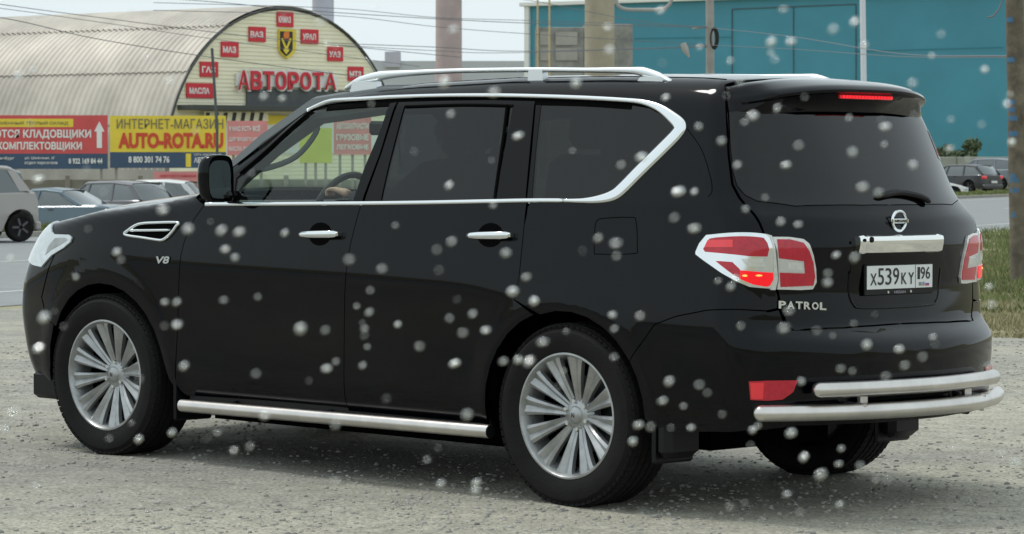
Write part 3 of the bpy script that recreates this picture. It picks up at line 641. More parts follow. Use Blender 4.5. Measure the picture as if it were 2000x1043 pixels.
# mirrors
for s in (1, -1):
    b = MB(); c = PY(424, 346, 1.06)
    prof = [(-.125, .10), (-.13, .02), (-.10, -.10), (-.03, -.14), (.06, -.14), (.11, -.11), (.118, 0), (.10, .10), (.05, .135), (-.04, .14), (-.10, .13)]
    c = PY(428, 349, 1.035)
    # housing: rings along x (rear face open to the glass) in the y-z plane
    ring0 = spline([V((0, q.y*.72, q.z*.82)) for q in [V((0, y, z)) for y, z in [(-.115, -.125), (-.06, -.135), (.06, -.135), (.105, -.10), (.118, 0), (.112, .085), (.075, .128), (0, .138), (-.08, .130), (-.112, .09), (-.122, 0)]]], 3, True)
    vs = []; fs = []; st = [(-.012, .97), (-.004, 1.0), (.03, 1.01), (.07, .95), (.10, .80), (.122, .55), (.13, .2)]
    n = len(ring0)
    for dx, k in st:
        for p in ring0: vs.append((c.x+dx*.62, s*(c.y+p.y*k+.02*dx/.1), c.z+p.z*k))
    for i in range(len(st)-1):
        for k in range(n): fs.append((i*n+k, i*n+(k+1) % n, (i+1)*n+(k+1) % n, (i+1)*n+k))
    fs.append(tuple(range((len(st)-1)*n, len(st)*n)))
    mo = newobj('side_mirror', vs, fs, M['paint'], car); shade_auto(mo, 50)
    g = [V((c.x-.002, s*(c.y+p.y*.83), c.z+p.z*.80-.005)) for p in ring0]; bk = [V((c.x+.004, s*(c.y+p.y*.985), c.z+p.z*.985)) for p in ring0]
    q = MB(); q.add(bk, [tuple(range(n))]); q.build('mirror_bezel', M['gloss'], mo)
    q = MB(); q.add([V((p.x-.0+.018*(p.y*s-c.y), p.y, p.z)) for p in g], [tuple(range(n))]); q.build('mirror_glass', M['mirrorg'], mo)
    q = MB(); q.box((c.x+.060, s*(c.y+.045), c.z-.028), (.045, .055, .045), .012); shade_auto(q.build('turn_indicator', M['head'], mo))
    q = MB(); q.box((c.x+.02, s*(c.y-.09), c.z-.085), (.09, .13, .05), .02); shade_auto(q.build('mirror_arm', M['gloss'], mo))
# antenna fin and roof strips
for s in (1, -1):
    ps = [V((x, s*.60, 1.88)) for x in (-.60, -.3, .3, .9, 1.5, 1.70)]
    surf_sweep('roof_ditch', ps, .014, .002, M['under'], car, off=.0, mirror=False)
# cabin
cb = MB(); cb.box((.9, 0, .92), (3.3, 1.70, .04)); cb.box((2.32, 0, 1.12), (.42, 1.62, .34), .05); cb.box((2.45, 0, 1.27), (.24, 1.5, .05), .02)
shade_auto(cb.build('dashboard', M['cabin'], car))
cb = MB(); cb.box((2.20, -.0, 1.10), (.12, .3, .3), .03); shade_auto(cb.build('centre_console', M['cabin'], car))
def seat(x, y, w):
    b = MB(); b.box((x+.20, y, .98), (.52, w, .14), .05); so_ = shade_auto(b.build('seat', M['seat'], car))
    b = MB(); b.box((x-.12, y, 1.25), (.15, w*.92, .60), .06, Matrix.Rotation(math.radians(-12), 3, 'Y')); shade_auto(b.build('backrest', M['seat'], so_))
    b = MB(); b.box((x-.20, y, 1.655), (.11, .26, .17), .045, Matrix.Rotation(math.radians(-8), 3, 'Y')); shade_auto(b.build('headrest', M['seat'], so_))
for x, y, w in ((1.22, .40, .52), (1.22, -.40, .52), (.32, .42, .56), (.32, -.42, .56), (-.45, .42, .5), (-.45, -.42, .5)): seat(x, y, w)
hp = MB()
hp.add(*(lambda: ([V((-.6, -.80, .95)), V((2.4, -.86, .95)), V((2.4, -.86, 1.27)), V((-.6, -.86, 1.30))], [(0, 1, 2, 3)]))())
hp.build('door_card', M['cabin'], car)
hp = MB(); hp.box((.5, 0, 1.835), (2.3, 1.1, .02)); hp.build('headliner', M['cabin'], car)
stw = MB(); Rm = Matrix.Rotation(math.radians(-25), 3, 'Y'); sc = V((1.94, .40, 1.26))
stw.tube([sc+Rm @ V((0, .19*math.cos(a), .19*math.sin(a))) for a in [i*math.pi/16 for i in range(32)]], .017, 8, closed=True)
stw.tube([sc, sc+V((.3, 0, -.10))], .035, 8); stw.box(sc, (.05, .15, .12), .02, Rm)
for a in (0, 180, 270): stw.tube([sc, sc+Rm @ V((0, .19*math.cos(math.radians(a)), .19*math.sin(math.radians(a))))], .013, 6)
shade_auto(stw.build('steering_wheel', M['cabin'], car))
for s in (1, -1):
    a_, b_ = V((2.36, s*.82, 1.36)), V((1.84, s*.66, 1.74)); q = MB(); q.tube([a_, a_.lerp(b_, .5)+V((0, 0, .02)), b_, V((1.4, s*.64, 1.79)), V((.6, s*.64, 1.80))], .07, 8); shade_auto(q.build('pillar_lining', M['cabin2'], car))
    q = MB(); a1, b1 = a_.lerp(b_, .30), a_.lerp(b_, .85)
    q.tube(spline([a1, a1+V((-.06, -s*.02, -.02)), a1.lerp(b1, .5)+V((-.11, -s*.02, -.06)), b1+V((-.07, -s*.02, -.03)), b1], 5), .014, 8); shade_auto(q.build('grab_handle', M['cabin2'], car))
rv = MB(); rv.box((2.02, 0, 1.66), (.03, .24, .07), .02); shade_auto(rv.build('rear_view_mirror', M['plastic'], car))
# ---- driver
drv = empty('person', label='driver in a dark jacket with both hands on the steering wheel of the black car', cat='person')
drv.matrix_world = CARM
def skin_body(name, nodes, edges, m, sub=2):
    me = bpy.data.meshes.new(name); me.from_pydata([n[0] for n in nodes], edges, []); o = bpy.data.objects.new(name, me); COL.objects.link(o)
    md = o.modifiers.new('s', 'SKIN'); me.skin_vertices[0].data[0].use_root = True
    for i, n in enumerate(nodes): me.skin_vertices[0].data[i].radius = (n[1], n[2] if len(n) > 2 else n[1])
    sb = o.modifiers.new('u', 'SUBSURF'); sb.levels = sub; sb.render_levels = sub
    dg = bpy.context.evaluated_depsgraph_get(); dg.update(); m2 = bpy.data.meshes.new_from_object(o.evaluated_get(dg)); bpy.data.objects.remove(o)
    m2.polygons.foreach_set('use_smooth', [True]*len(m2.polygons)); m2.materials.clear(); m2.materials.append(m); ob = bpy.data.objects.new(name, m2); COL.objects.link(ob); ob.parent = drv; return ob
skin_body('jacket', [((1.27, .40, 1.06), .15, .17), ((1.22, .40, 1.25), .13, .17), ((1.17, .40, 1.42), .12, .19), ((1.17, .40, 1.52), .06, .08), ((1.18, .60, 1.45), .065), ((1.40, .68, 1.27), .050), ((1.72, .56, 1.33), .036), ((1.18, .20, 1.45), .065), ((1.42, .16, 1.27), .050), ((1.74, .25, 1.34), .036),
 ((1.40, .50, 1.07), .085), ((1.78, .52, 1.16), .065), ((2.06, .50, .96), .05), ((1.40, .30, 1.07), .085), ((1.78, .28, 1.16), .065), ((2.06, .30, .96), .05)],
 [(0, 1), (1, 2), (2, 3), (2, 4), (4, 5), (5, 6), (2, 7), (7, 8), (8, 9), (0, 10), (10, 11), (11, 12), (0, 13), (13, 14), (14, 15)], M['cloth'])
skin_body('head', [((1.18, .40, 1.53), .055), ((1.20, .40, 1.59), .058), ((1.215, .40, 1.655), .088, .075), ((1.20, .40, 1.72), .080, .072), ((1.30, .40, 1.655), .016), ((1.285, .40, 1.62), .03)], [(0, 1), (1, 2), (2, 3), (2, 4), (1, 5)], M['skin'])
skin_body('hair', [((1.175, .40, 1.67), .085, .078), ((1.19, .40, 1.735), .075, .074), ((1.14, .40, 1.62), .05)], [(0, 1), (0, 2)], M['hair'], 2)
for hy, hx_, hz_, s in ((.545, 1.80, 1.35, 1), (.255, 1.82, 1.37, -1)):
    nodes = [((hx_-.06, hy+.006*s, hz_-.01), .026, .022), ((hx_, hy, hz_+.005), .030, .018), ((hx_+.035, hy-.0, hz_+.012), .026, .016)]; edges = [(0, 1), (1, 2)]
    for k in range(4):
        o = len(nodes); w = (-.027+.018*k)*s; ln = (.030, .034, .032, .026)[k]
        nodes += [((hx_+.055, hy+w, hz_+.014), .009), ((hx_+.055+ln, hy+w, hz_+.004), .0085), ((hx_+.050+ln, hy+w, hz_-.022), .008)]; edges += [(2, o), (o, o+1), (o+1, o+2)]
    o = len(nodes); nodes += [((hx_+.0, hy-.036*s, hz_-.010), .011), ((hx_+.035, hy-.046*s, hz_-.026), .009)]; edges += [(1, o), (o, o+1)]
    skin_body('hand', nodes, edges, M['skin'], 2)
# ---- wheels
def build_wheel(x, y, s, rot):
    R_, rr = .403, .272
    yo = .118; h = R_-rr
    prof = [(rr-.012, yo-.02), (rr+.002, yo+.004), (rr+.012, yo+.010), (rr+.03, yo+.016), (rr+h*.45, yo+.026), (rr+h*.72, yo+.022), (R_-.022, yo+.006), (R_-.008, yo-.008), (R_-.002, yo-.024)]
    gro = []
    for g in (.062, .022, -.022, -.062):
        gro += [(R_, g+.006), (R_-.010, g+.004), (R_-.010, g-.004), (R_, g-.006)]
    prof = prof+gro+[(a, -b) for a, b in prof[::-1]]
    vs, fs = lathe(prof, 96); vs = [(p[0], p[1], p[2]) for p in vs]
    hub = MB(); hv, hf = lathe([(0, .075), (.030, .074), (.036, .070), (.040, .062), (.075, .050), (.088, .038), (.092, .0), (.05, -.05), (0, -.05)], 36); hub.add(hv, hf)
    ho = shade_auto(hub.build('wheel', M['alloy'], car), 35)
    ty = newobj('tyre', vs, [f[::-1] for f in fs], M['tyre'], ho); shade_auto(ty, 30)
    tb = MB()
    for i in range(72):      # shoulder tread blocks
        a = 2*math.pi*i/72; Rr = Matrix.Rotation(-a, 3, 'Y')
        for ss in (1, -1):
            tb.box(Rr @ V((R_-.006, ss*.094, 0)), (.014, .036, .029), 0, Rr @ Matrix.Rotation(ss*.25, 3, 'X'))
            tb.box(Rr @ V((R_-.020, ss*(.121), 0)), (.026, .008, .028), 0, Rr @ Matrix.Rotation(ss*.5, 3, 'Z'))
        for yy in (-.042, 0, .042): 
            tb.box(Rr @ V((R_-.004, yy, .0)), (.010, .026, .029), 0, Rr @ Matrix.Rotation(.5, 3, 'X'))
    to = tb.build('tread', M['tyre'], ho); to['kind'] = 'stuff'
    rv, rf = lathe([(rr+.006, yo+.000), (rr+.004, yo+.008), (rr-.004, yo+.009), (rr-.012, yo-.002), (rr-.020, yo-.030), (rr-.030, yo-.06), (rr-.035, -.10), (rr-.10, -.11)], 72)
    ro = newobj('rim', rv, [f[::-1] for f in rf], M['alloy'], ho); shade_auto(ro, 40)
    dv, df = lathe([(rr-.036, .01), (rr-.04, -.09), (.0, -.09)], 40); newobj('brake_back', dv, df, M['under'], ho, True)
    kv, kf = lathe([(.165, -.02), (.168, -.03), (.168, -.045), (.08, -.045), (.08, -.02), (.165, -.02)], 40); newobj('brake_disc', kv, kf, M['alloyd'], ho, True)
    for i in range(12):
        a = 2*math.pi*(i/12)+rot; Rr = Matrix.Rotation(-a, 3, 'Y')
        # cross section of a spoke: two ridges with a hollow; radial stations
        st = [(.060, .015, .056, .004), (.10, .020, .070, .008), (.15, .026, .086, .014), (.20, .034, .100, .018), (.24, .042, .110, .016), (rr-.008, .051, .112, .008)]
        v = []
        for r, w, yy, g in st:
            for t, dy in ((-1, -.030), (-.97, -.008), (-.62, 0), (-.30, -.4*g-.001), (0, -g), (.30, -.4*g-.001), (.62, 0), (.97, -.008), (1, -.030)):
                v.append(Rr @ V((r, yy+dy, t*w)))
        f = [(j*9+k, j*9+k+1, (j+1)*9+k+1, (j+1)*9+k) for j in range(5) for k in range(8)]
        sp_ = newobj('spoke', v, f, M['alloy'], ho); shade_auto(sp_, 28)
    for i in range(6):
        a = 2*math.pi*i/6+rot+.26; Rr = Matrix.Rotation(-a, 3, 'Y'); b = MB(); nv, nf = lathe([(0, .068), (.009, .068), (.0105, .064), (.0105, .040)], 6)
        b.add([Rr @ V((.062+q[0], q[1], q[2])) for q in nv], nf); b.build('lug_nut', M['chrome'], ho)
    cv, cf_ = lathe([(0, .081), (.020, .080), (.029, .074)], 24); newobj('centre_cap', cv, cf_, M['alloy'], ho)
    tx = text_obj('N', 'cap_mark', M['ink'], ho, V((.008, .0815, -.011)), (-1, 0, 0), (0, 0, 1), w=.016, h=.022, depth=.001)
    ho.location = (x, y, .415)
    if s < 0: ho.rotation_euler = (0, 0, math.pi)
    return ho
# the body leans a little to its right on its springs; its parts are set accordingly, the wheels stay upright
LEAN = Matrix(((1, 0, 0, 0), (0, .955, 0, .97*.045), (0, .019, 1, -.019*.97), (0, 0, 0, 1)))
def lean(o):
    for ch in [x for x in bpy.data.objects if x.parent == o]:
        if ch.type == 'MESH': ch.data.transform(LEAN); ch.data.update()
        lean(ch)
lean(car); lean(drv)
YW = .845
build_wheel(0, YW, 1, .12); build_wheel(3.075, YW, 1, .35); build_wheel(-.03, -.80, -1, 0); build_wheel(3.075, -.765, -1, .5)
# ================================================================== GROUND, ROAD, VERGE
def smart_noise(x, y, s): return noise.noise(Vector((x*s, y*s, .3)))
G = dict(
 gravel=mat('gravel_surface', (.36, .35, .295), .95, var=.22, vscale=7, bump=1.0, bscale=45, detail=14),
 asphalt=mat('asphalt', (.24, .25, .25), .9, var=.10, vscale=1.5, bump=.3, bscale=60),
 dirt=mat('dry_soil', (.27, .25, .15), .95, var=.3, vscale=.5, bump=.5, bscale=8),
 line=mat('road_paint', (.55, .56, .55), .8, var=.2, vscale=4),
 kerb=mat('kerb_concrete', (.30, .29, .26), .9, var=.2, vscale=3),
 grass=mat('green_grass', (.12, .17, .05), .8, var=.35, vscale=.8, col2=(.22, .25, .09)),
 dry=mat('dry_grass', (.32, .29, .15), .85, var=.3, vscale=1.2, col2=(.42, .38, .22)),
 pebble=mat('pebbles', (.36, .35, .31), .9, var=.3, vscale=30, bump=.3, bscale=90),
 puddle=mat('dark_pebbles', (.22, .215, .20), .85, var=.3, vscale=30))
nt = G['gravel'].node_tree; pb = nt.nodes['Principled BSDF']; src = pb.inputs['Base Color'].links[0].from_socket
tcg = nt.nodes.new('ShaderNodeTexCoord'); mp_ = nt.nodes.new('ShaderNodeMapping'); mp_.inputs['Scale'].default_value = (.25, 1.0, 1); n2 = nt.nodes.new('ShaderNodeTexNoise'); n2.inputs['Scale'].default_value = .9; n2.inputs['Detail'].default_value = 6
r2_ = nt.nodes.new('ShaderNodeValToRGB'); r2_.color_ramp.elements[0].position = .35; r2_.color_ramp.elements[1].position = .65; r2_.color_ramp.elements[0].color = (.80, .80, .82, 1); r2_.color_ramp.elements[1].color = (1.12, 1.10, 1.04, 1)
n3 = nt.nodes.new('ShaderNodeTexNoise'); n3.inputs['Scale'].default_value = 55; n3.inputs['Detail'].default_value = 3
r3_ = nt.nodes.new('ShaderNodeValToRGB'); r3_.color_ramp.elements[0].position = .35; r3_.color_ramp.elements[1].position = .62; r3_.color_ramp.elements[0].color = (.62, .62, .62, 1); r3_.color_ramp.elements[1].color = (1.12, 1.12, 1.12, 1)
m1 = nt.nodes.new('ShaderNodeMix'); m1.data_type = 'RGBA'; m1.blend_type = 'MULTIPLY'; m1.inputs[0].default_value = 1; m2_ = nt.nodes.new('ShaderNodeMix'); m2_.data_type = 'RGBA'; m2_.blend_type = 'MULTIPLY'; m2_.inputs[0].default_value = 1
nt.links.new(tcg.outputs['Object'], mp_.inputs[0]); nt.links.new(mp_.outputs[0], n2.inputs['Vector']); nt.links.new(n2.outputs['Fac'], r2_.inputs[0]); nt.links.new(tcg.outputs['Object'], n3.inputs['Vector']); nt.links.new(n3.outputs['Fac'], r3_.inputs[0])
nt.links.new(src, m1.inputs[6]); nt.links.new(r2_.outputs[0], m1.inputs[7]); nt.links.new(m1.outputs[2], m2_.inputs[6]); nt.links.new(r3_.outputs[0], m2_.inputs[7]); nt.links.new(m2_.outputs[2], pb.inputs['Base Color'])
def sheet(name, xs, ys, m, dz, kind='structure', wav=0, label=None):
    vs = [(x, y, GH(x, y)+dz+(wav*smart_noise(x, y, .9)+wav*.5*smart_noise(x, y, 3.1) if wav else 0)) for y in ys for x in xs]; n = len(xs)
    fs = [(j*n+i, j*n+i+1, (j+1)*n+i+1, (j+1)*n+i) for j in range(len(ys)-1) for i in range(n-1)]
    o = newobj(name, vs, fs, m); o['kind'] = kind
    if label: o['label'] = label
    return o
ax_ = list(np.concatenate([[-3000, -800, -200, -80], np.arange(-40, 41, 1.0), [80, 200, 800, 3000]])); ay_ = list(np.concatenate([[-3000, -500, -100, -30], np.arange(-10, 130, 1.0), [160, 200, 260, 400, 800, 1600, 4000]]))
sheet('ground', ax_, ay_, G['dirt'], 0)
def road_sheet(name, s0, s1, t0, t1, m, dz, ns=6, nt=60):
    vs = []
    for j in range(nt+1):
        for i in range(ns+1):
            s = s0+(s1-s0)*i/ns; t = t0+(t1-t0)*j/nt; p = RN*s+RD*t; vs.append((p.x, p.y, GH(p.x, p.y)+dz))
    n = ns+1; fs = [(j*n+i, j*n+i+1, (j+1)*n+i+1, (j+1)*n+i) for j in range(nt) for i in range(ns)]
    o = newobj(name, vs, fs, m); o['kind'] = 'structure'; return o
road_sheet('road', -40.6, -22.2, -60, 300, G['asphalt'], .008, 18, 360)
for s in (-24.5, -38.9): road_sheet('road_line', s-.07, s+.07, -60, 300, G['line'], .012, 1, 360)
for k in range(40): road_sheet('road_line', -31.6, -31.46, -40+8*k, -37+8*k, G['line'], .012, 1, 4)
kb = MB()
for k in range(-10, 130):
    t = k*1.5
    for a, b in ((t, t+1.49),):
        p = RN*-40.75+RD*(a+.745); kb.box((p.x, p.y, .06), (1.49, .15, .14), .015, Matrix.Rotation(math.atan2(RD.y, RD.x), 3, 'Z'))
ko = kb.build('kerb', G['kerb']); ko['kind'] = 'structure'
# gravel lot, finely modelled where it is near
gx_ = np.concatenate([np.arange(-30, -6, .8), np.arange(-6, 7, .07), np.arange(7, 31, .8)]); gy_ = np.concatenate([np.arange(4, 12, .5), np.arange(12, 24, .07), np.arange(24, 40, .35)])
def gravel():
    vs = []; n = len(gx_)
    for y in gy_:
        for x in gx_:
            lim = (x*RN.x - (-22.0))/(-RN.y)+.6*smart_noise(x, 3, .6)      # y where the asphalt begins
            yy = min(y, max(lim, 4)); nf = 1-sstep(24, 32, yy)
            vs.append((x, yy, GH(x, yy)+.006+.006*nf+(.012*smart_noise(x, yy, .8)+.008*smart_noise(x, yy, 2.7)+.004*smart_noise(x, yy, 9))*nf))
    fs = [(j*n+i, j*n+i+1, (j+1)*n+i+1, (j+1)*n+i) for j in range(len(gy_)-1) for i in range(n-1)]
    o = newobj('gravel_lot', vs, fs, G['gravel']); o['kind'] = 'structure'
gravel()
def near_z(x, y):
    nf = 1-sstep(24, 32, y)
    return GH(x, y)+.006+.006*nf+(.012*smart_noise(x, y, .8)+.008*smart_noise(x, y, 2.7)+.004*smart_noise(x, y, 9))*nf
# loose stones
ico_v = np.array([(0, 0, 1), (.89, 0, .45), (.28, .85, .45), (-.72, .53, .45), (-.72, -.53, .45), (.28, -.85, .45), (.72, .53, -.45), (-.28, .85, -.45), (-.89, 0, -.45), (-.28, -.85, -.45), (.72, -.53, -.45), (0, 0, -1)])
ico_f = np.array([(0, 1, 2), (0, 2, 3), (0, 3, 4), (0, 4, 5), (0, 5, 1), (1, 6, 2), (2, 7, 3), (3, 8, 4), (4, 9, 5), (5, 10, 1), (2, 6, 7), (3, 7, 8), (4, 8, 9), (5, 9, 10), (1, 10, 6), (6, 11, 7), (7, 11, 8), (8, 11, 9), (9, 11, 10), (10, 11, 6)])
def stones(name, N, m, smin, smax, label):
    V_ = []; F_ = []; k = 0
    for i in range(N):
        y = 12.6+18*RNG.random()**1.7; x = (RNG.random()*2-1)*(.165*y+.3)
        dens = .5+.9*smart_noise(x, y, .7)
        if RNG.random() > dens+.25: continue
        s = smin+(smax-smin)*RNG.random()**4
        sc = s*(.7+.6*RNG.random(3)); sc[2] *= .6
        v = ico_v*(1+.25*(RNG.random((12, 1))-.5))*sc; a = RNG.random()*6.28; c, s_ = math.cos(a), math.sin(a)
        v = np.stack([v[:, 0]*c-v[:, 1]*s_, v[:, 0]*s_+v[:, 1]*c, v[:, 2]], 1)+np.array([x, y, near_z(x, y)+sc[2]*.15])
        V_.append(v); F_.append(ico_f+k); k += 12
    V_ = np.concatenate(V_); F_ = np.concatenate(F_); me = bpy.data.meshes.new(name)
    me.vertices.add(len(V_)); me.vertices.foreach_set('co', V_.ravel()); me.loops.add(len(F_)*3); me.loops.foreach_set('vertex_index', F_.ravel().astype(np.int32))
    me.polygons.add(len(F_)); me.polygons.foreach_set('loop_start', np.arange(0, len(F_)*3, 3, dtype=np.int32)); me.update(); me.validate()
    me.materials.append(m); o = bpy.data.objects.new(name, me); COL.objects.link(o); o['kind'] = 'stuff'; o['label'] = label; return o
stones('loose_stones', 30000, G['pebble'], .003, .016, 'pale loose stones strewn over the gravel around the black car')
stones('dark_stones', 6000, G['puddle'], .003, .017, 'darker small stones lying on the gravel')
def blades(name, N, fn, m, hmin, hmax, w, label, clump=1):
    V_ = []; F_ = []; k = 0
    for i in range(N):
        q = fn()
        if q is None: continue
        x, y, hs = q; z = GH(x, y)
        for c in range(clump):
            a = RNG.random()*6.28; h = (hmin+(hmax-hmin)*RNG.random()**1.5)*hs; dx, dy = math.cos(a), math.sin(a); ww = w*(.6+.8*RNG.random()); le = h*(.2+.5*RNG.random()); b = RNG.random()*6.28
            ox, oy = x+(RNG.random()-.5)*.2, y+(RNG.random()-.5)*.2
            V_ += [(ox-dx*ww, oy-dy*ww, z), (ox+dx*ww, oy+dy*ww, z), (ox+le*math.cos(b)*.5+dx*ww*.7, oy+le*math.sin(b)*.5+dy*ww*.7, z+h*.6), (ox+le*math.cos(b), oy+le*math.sin(b), z+h)]
            F_ += [(k, k+1, k+2), (k, k+2, k+3)]; k += 4
    o = newobj(name, V_, F_, m, smooth=False); o['kind'] = 'stuff'; o['label'] = label; return o
def verge(lo, hi):
    def f():
        y = lo+(hi-lo)*RNG.random()**1.2; x0 = (y*(-RN.y)-22.0)/RN.x   # road edge x at this y
        x = .115*y+(.06*y)*RNG.random()
        if x < x0-.3: return None
        if y < 33+2.5*smart_noise(x, 0, .5): return None
        d = smart_noise(x, y, .5)
        return (x, y, .6+.8*max(0, d+.4))
    return f
def grf():
    q = verge(38, 86)()
    if q and smart_noise(q[0]+9, q[1], .35) < -.05-.45*sstep(40, 48, q[1]): return None
    return q
blades('dry_verge_grass', 45000, verge(32, 62), G['dry'], .03, .11, .012, 'dry yellowed grass on the verge right of the car')
blades('green_verge_grass', 42000, grf, G['grass'], .04, .17, .012, 'green weeds and grass between the gravel and the road on the right')
vv_ = []
for y in np.arange(32, 88, .5):
    for k in range(16):
        x0 = (y*(-RN.y)-22.0)/RN.x; xa = max(x0-.1, 1.0+.08*y); xb = xa+18; x = xa+(xb-xa)*k/15; yy = y
        if y < 36: yy = y+max(0, 1.5+2.2*smart_noise(x, 0, .5))
        vv_.append((x, yy, GH(x, yy)+.026))
ve = newobj('verge', vv_, [(j*16+i, j*16+i+1, (j+1)*16+i+1, (j+1)*16+i) for j in range(len(vv_)//16-1) for i in range(15)], G['dirt']); ve['kind'] = 'structure'
def bankf():
    t = 40+170*RNG.random(); s = -40.95-2.6*RNG.random() if t < 120 else -40.95-9*RNG.random(); p = RN*s+RD*t; return (p.x, p.y, 1)
blades('bank_grass', 70000, bankf, G['grass'], .05, .16, .03, 'bright green grass strip along the far side of the road')
# ================================================================== BUILDINGS
K = dict(
 corr=mat('corrugated_roof', (.52, .475, .41), .55, .2, var=.22, vscale=.35, bump=.2, bscale=3),
 siding=mat('cream_siding', (.84, .80, .60), .6, var=.05, vscale=1),
 trimd=mat('dark_trim', (.05, .055, .05), .6), whitew=mat('white_panel', (.75, .76, .74), .6), sred=mat('sign_red', (.62, .022, .04), .5),
 swhite=mat('sign_white', (.8, .8, .78), .5), sblack=mat('sign_black', (.02, .02, .02), .5), syel=mat('banner_yellow', (.80, .62, .06), .6, var=.08, vscale=1),
 bred=mat('banner_red', (.62, .09, .09), .6, var=.1, vscale=1), bblue=mat('banner_blue', (.045, .085, .15), .6, var=.12, vscale=1), bpink=mat('banner_faded_red', (.66, .26, .25), .6, var=.1, vscale=1.5),
 gtext=mat('grey_lettering', (.17, .15, .12), .6), rtext=mat('red_lettering', (.62, .07, .03), .6), orange=mat('emblem_orange', (.75, .2, .03), .5),
 conc=mat('concrete', (.36, .35, .32), .9, var=.2, vscale=.5, bump=.3, bscale=6), brown=mat('brown_board', (.09, .10, .10), .8, var=.2, vscale=2),
 teal=mat('teal_cladding', (.052, .255, .335), .55, var=.09, vscale=.18), tealj=mat('teal_seam', (.03, .22, .27), .7),
 wall=mat('pale_factory_wall', (.50, .52, .54), .8, var=.06, vscale=.1), chim=mat('hazed_brick_chimney', (.44, .35, .35), .9, var=.12, vscale=.5),  # distance haze is put into these lightened far-off colours
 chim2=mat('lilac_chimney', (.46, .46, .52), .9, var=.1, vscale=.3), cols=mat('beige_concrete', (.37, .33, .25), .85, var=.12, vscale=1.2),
 pole=mat('grey_pole', (.33, .31, .28), .8, var=.15, vscale=2), wpole=mat('white_pole', (.66, .68, .70), .6), wood=mat('tarred_wood', (.135, .115, .085), .9, var=.4, vscale=5, bump=.6, bscale=20),
 bluep=mat('blue_paint', (.06, .16, .28), .8), wire=mat('cable', (.16, .17, .19), .7), rub=mat('black_rubber', (.02, .02, .02), .8), yp=mat('yellow_pipe', (.55, .42, .22), .6),
 leaf=mat('leaves', (.10, .15, .07), .7, var=.35, vscale=.6, col2=(.17, .21, .10)), bark=mat('bark', (.12, .1, .08), .9), fence=mat('fence_panel', (.30, .31, .27), .9, var=.2, vscale=.7))
# --- arched hangar
hd = V((-.747, .665, 0)); hr = V((.665, .747, 0)); hb = B(558, 305, 130); hb = V((hb.x, hb.y, 0))
hang = empty('hangar', hb, label='arched corrugated hangar with cream gable and red lettered sign', cat='building')
hang.matrix_world = Matrix.Translation(hb) @ Matrix((hr, hd, V((0, 0, 1)))).transposed().to_4x4()    # local x = along the gable to the right, y = back along the axis
HA, HB_, HC = 6.35, 6.15, 1.43
def hz(x): return HC+HB_*math.sqrt(max(0, 1-(x/HA)**2))
def corr_course(a0, a1, r_off):
    ys = np.arange(0, 26, .055); vs = []; aa = np.linspace(a0, a1, 14)
    for y in ys:
        w = .045*math.sin(y*2*math.pi/.33)
        for a in aa:
            rx, rz = (HA+r_off+w), (HB_+r_off+w); vs.append((rx*math.cos(a), y, HC+rz*math.sin(a)))
    n = len(aa); fs = [(j*n+i, j*n+i+1, (j+1)*n+i+1, (j+1)*n+i) for j in range(len(ys)-1) for i in range(n-1)]
    return newobj('roof_sheet', vs, [f[::-1] for f in fs], K['corr'], hang)
cuts = [0, .42, .80, 1.22, 1.65, 2.08, 2.50, 2.86, math.pi]
for i in range(len(cuts)-1): corr_course(cuts[i]-.02, cuts[i+1]+.02, .02+.045*((min(i, len(cuts)-2-i)) % 4))
z0 = -.6
for s in (1, -1):
    b = MB(); b.box((s*(HA-.05), 13, (HC+z0)/2), (.2, 26, HC-z0)); b.build('side_wall', K['conc'], hang)
# gable boards: horizontal laps
z = z0; i = 0
while z < HC+HB_-.02:
    zt = min(z+.155, HC+HB_-.01); za, zb_ = max(z, HC), max(zt, HC)
    xa = HA*math.sqrt(max(0, 1-((za-HC)/HB_)**2)); xb = HA*math.sqrt(max(0, 1-((zb_-HC)/HB_)**2))
    newobj('board', [(-xa, -.045, z), (xa, -.045, z), (xb, -.015, zt), (-xb, -.015, zt), (-xa, 0, z), (xa, 0, z)], [(0, 1, 2, 3), (4, 5, 1, 0)], K['siding'], hang, smooth=False)
    z = zt
b = MB(); b.tube([(HA*1.012*math.cos(a), -.10, HC+HB_*1.012*math.sin(a)) for a in np.linspace(0, math.pi, 48)], .045, 6); b.build('verge_trim', K['trimd'], hang)
HI = hang.matrix_world.inverted()
def hloc(u, v, off=-.05):
    """point of the gable plane (local y = off) on the sight line of photo point u, v"""
    o = HI @ EYE; d = HI.to_3x3() @ (B(u, v, 100)-EYE); t = (off-o.y)/d.y; return o+d*t
def hrect(name, u0, u1, v0, v1, m, off, th, parent):
    p = hloc(u0, v1, off); q = hloc(u1, v0, off); b = MB(); b.box(((p.x+q.x)/2, off-th/2, (p.z+q.z)/2), (abs(q.x-p.x), th, abs(q.z-p.z)), .01); return b.build(name, m, parent)
def htext(s, name, u0, u1, v0, v1, m, off, parent, bold=.02, depth=.02):
    p = hloc(u0, v1, off); q = hloc(u1, v0, off); return text_obj(s, name, m, parent, V((p.x, off, p.z)), (1, 0, 0), (0, 0, 1), w=abs(q.x-p.x), h=abs(q.z-p.z), depth=depth, bold=bold)
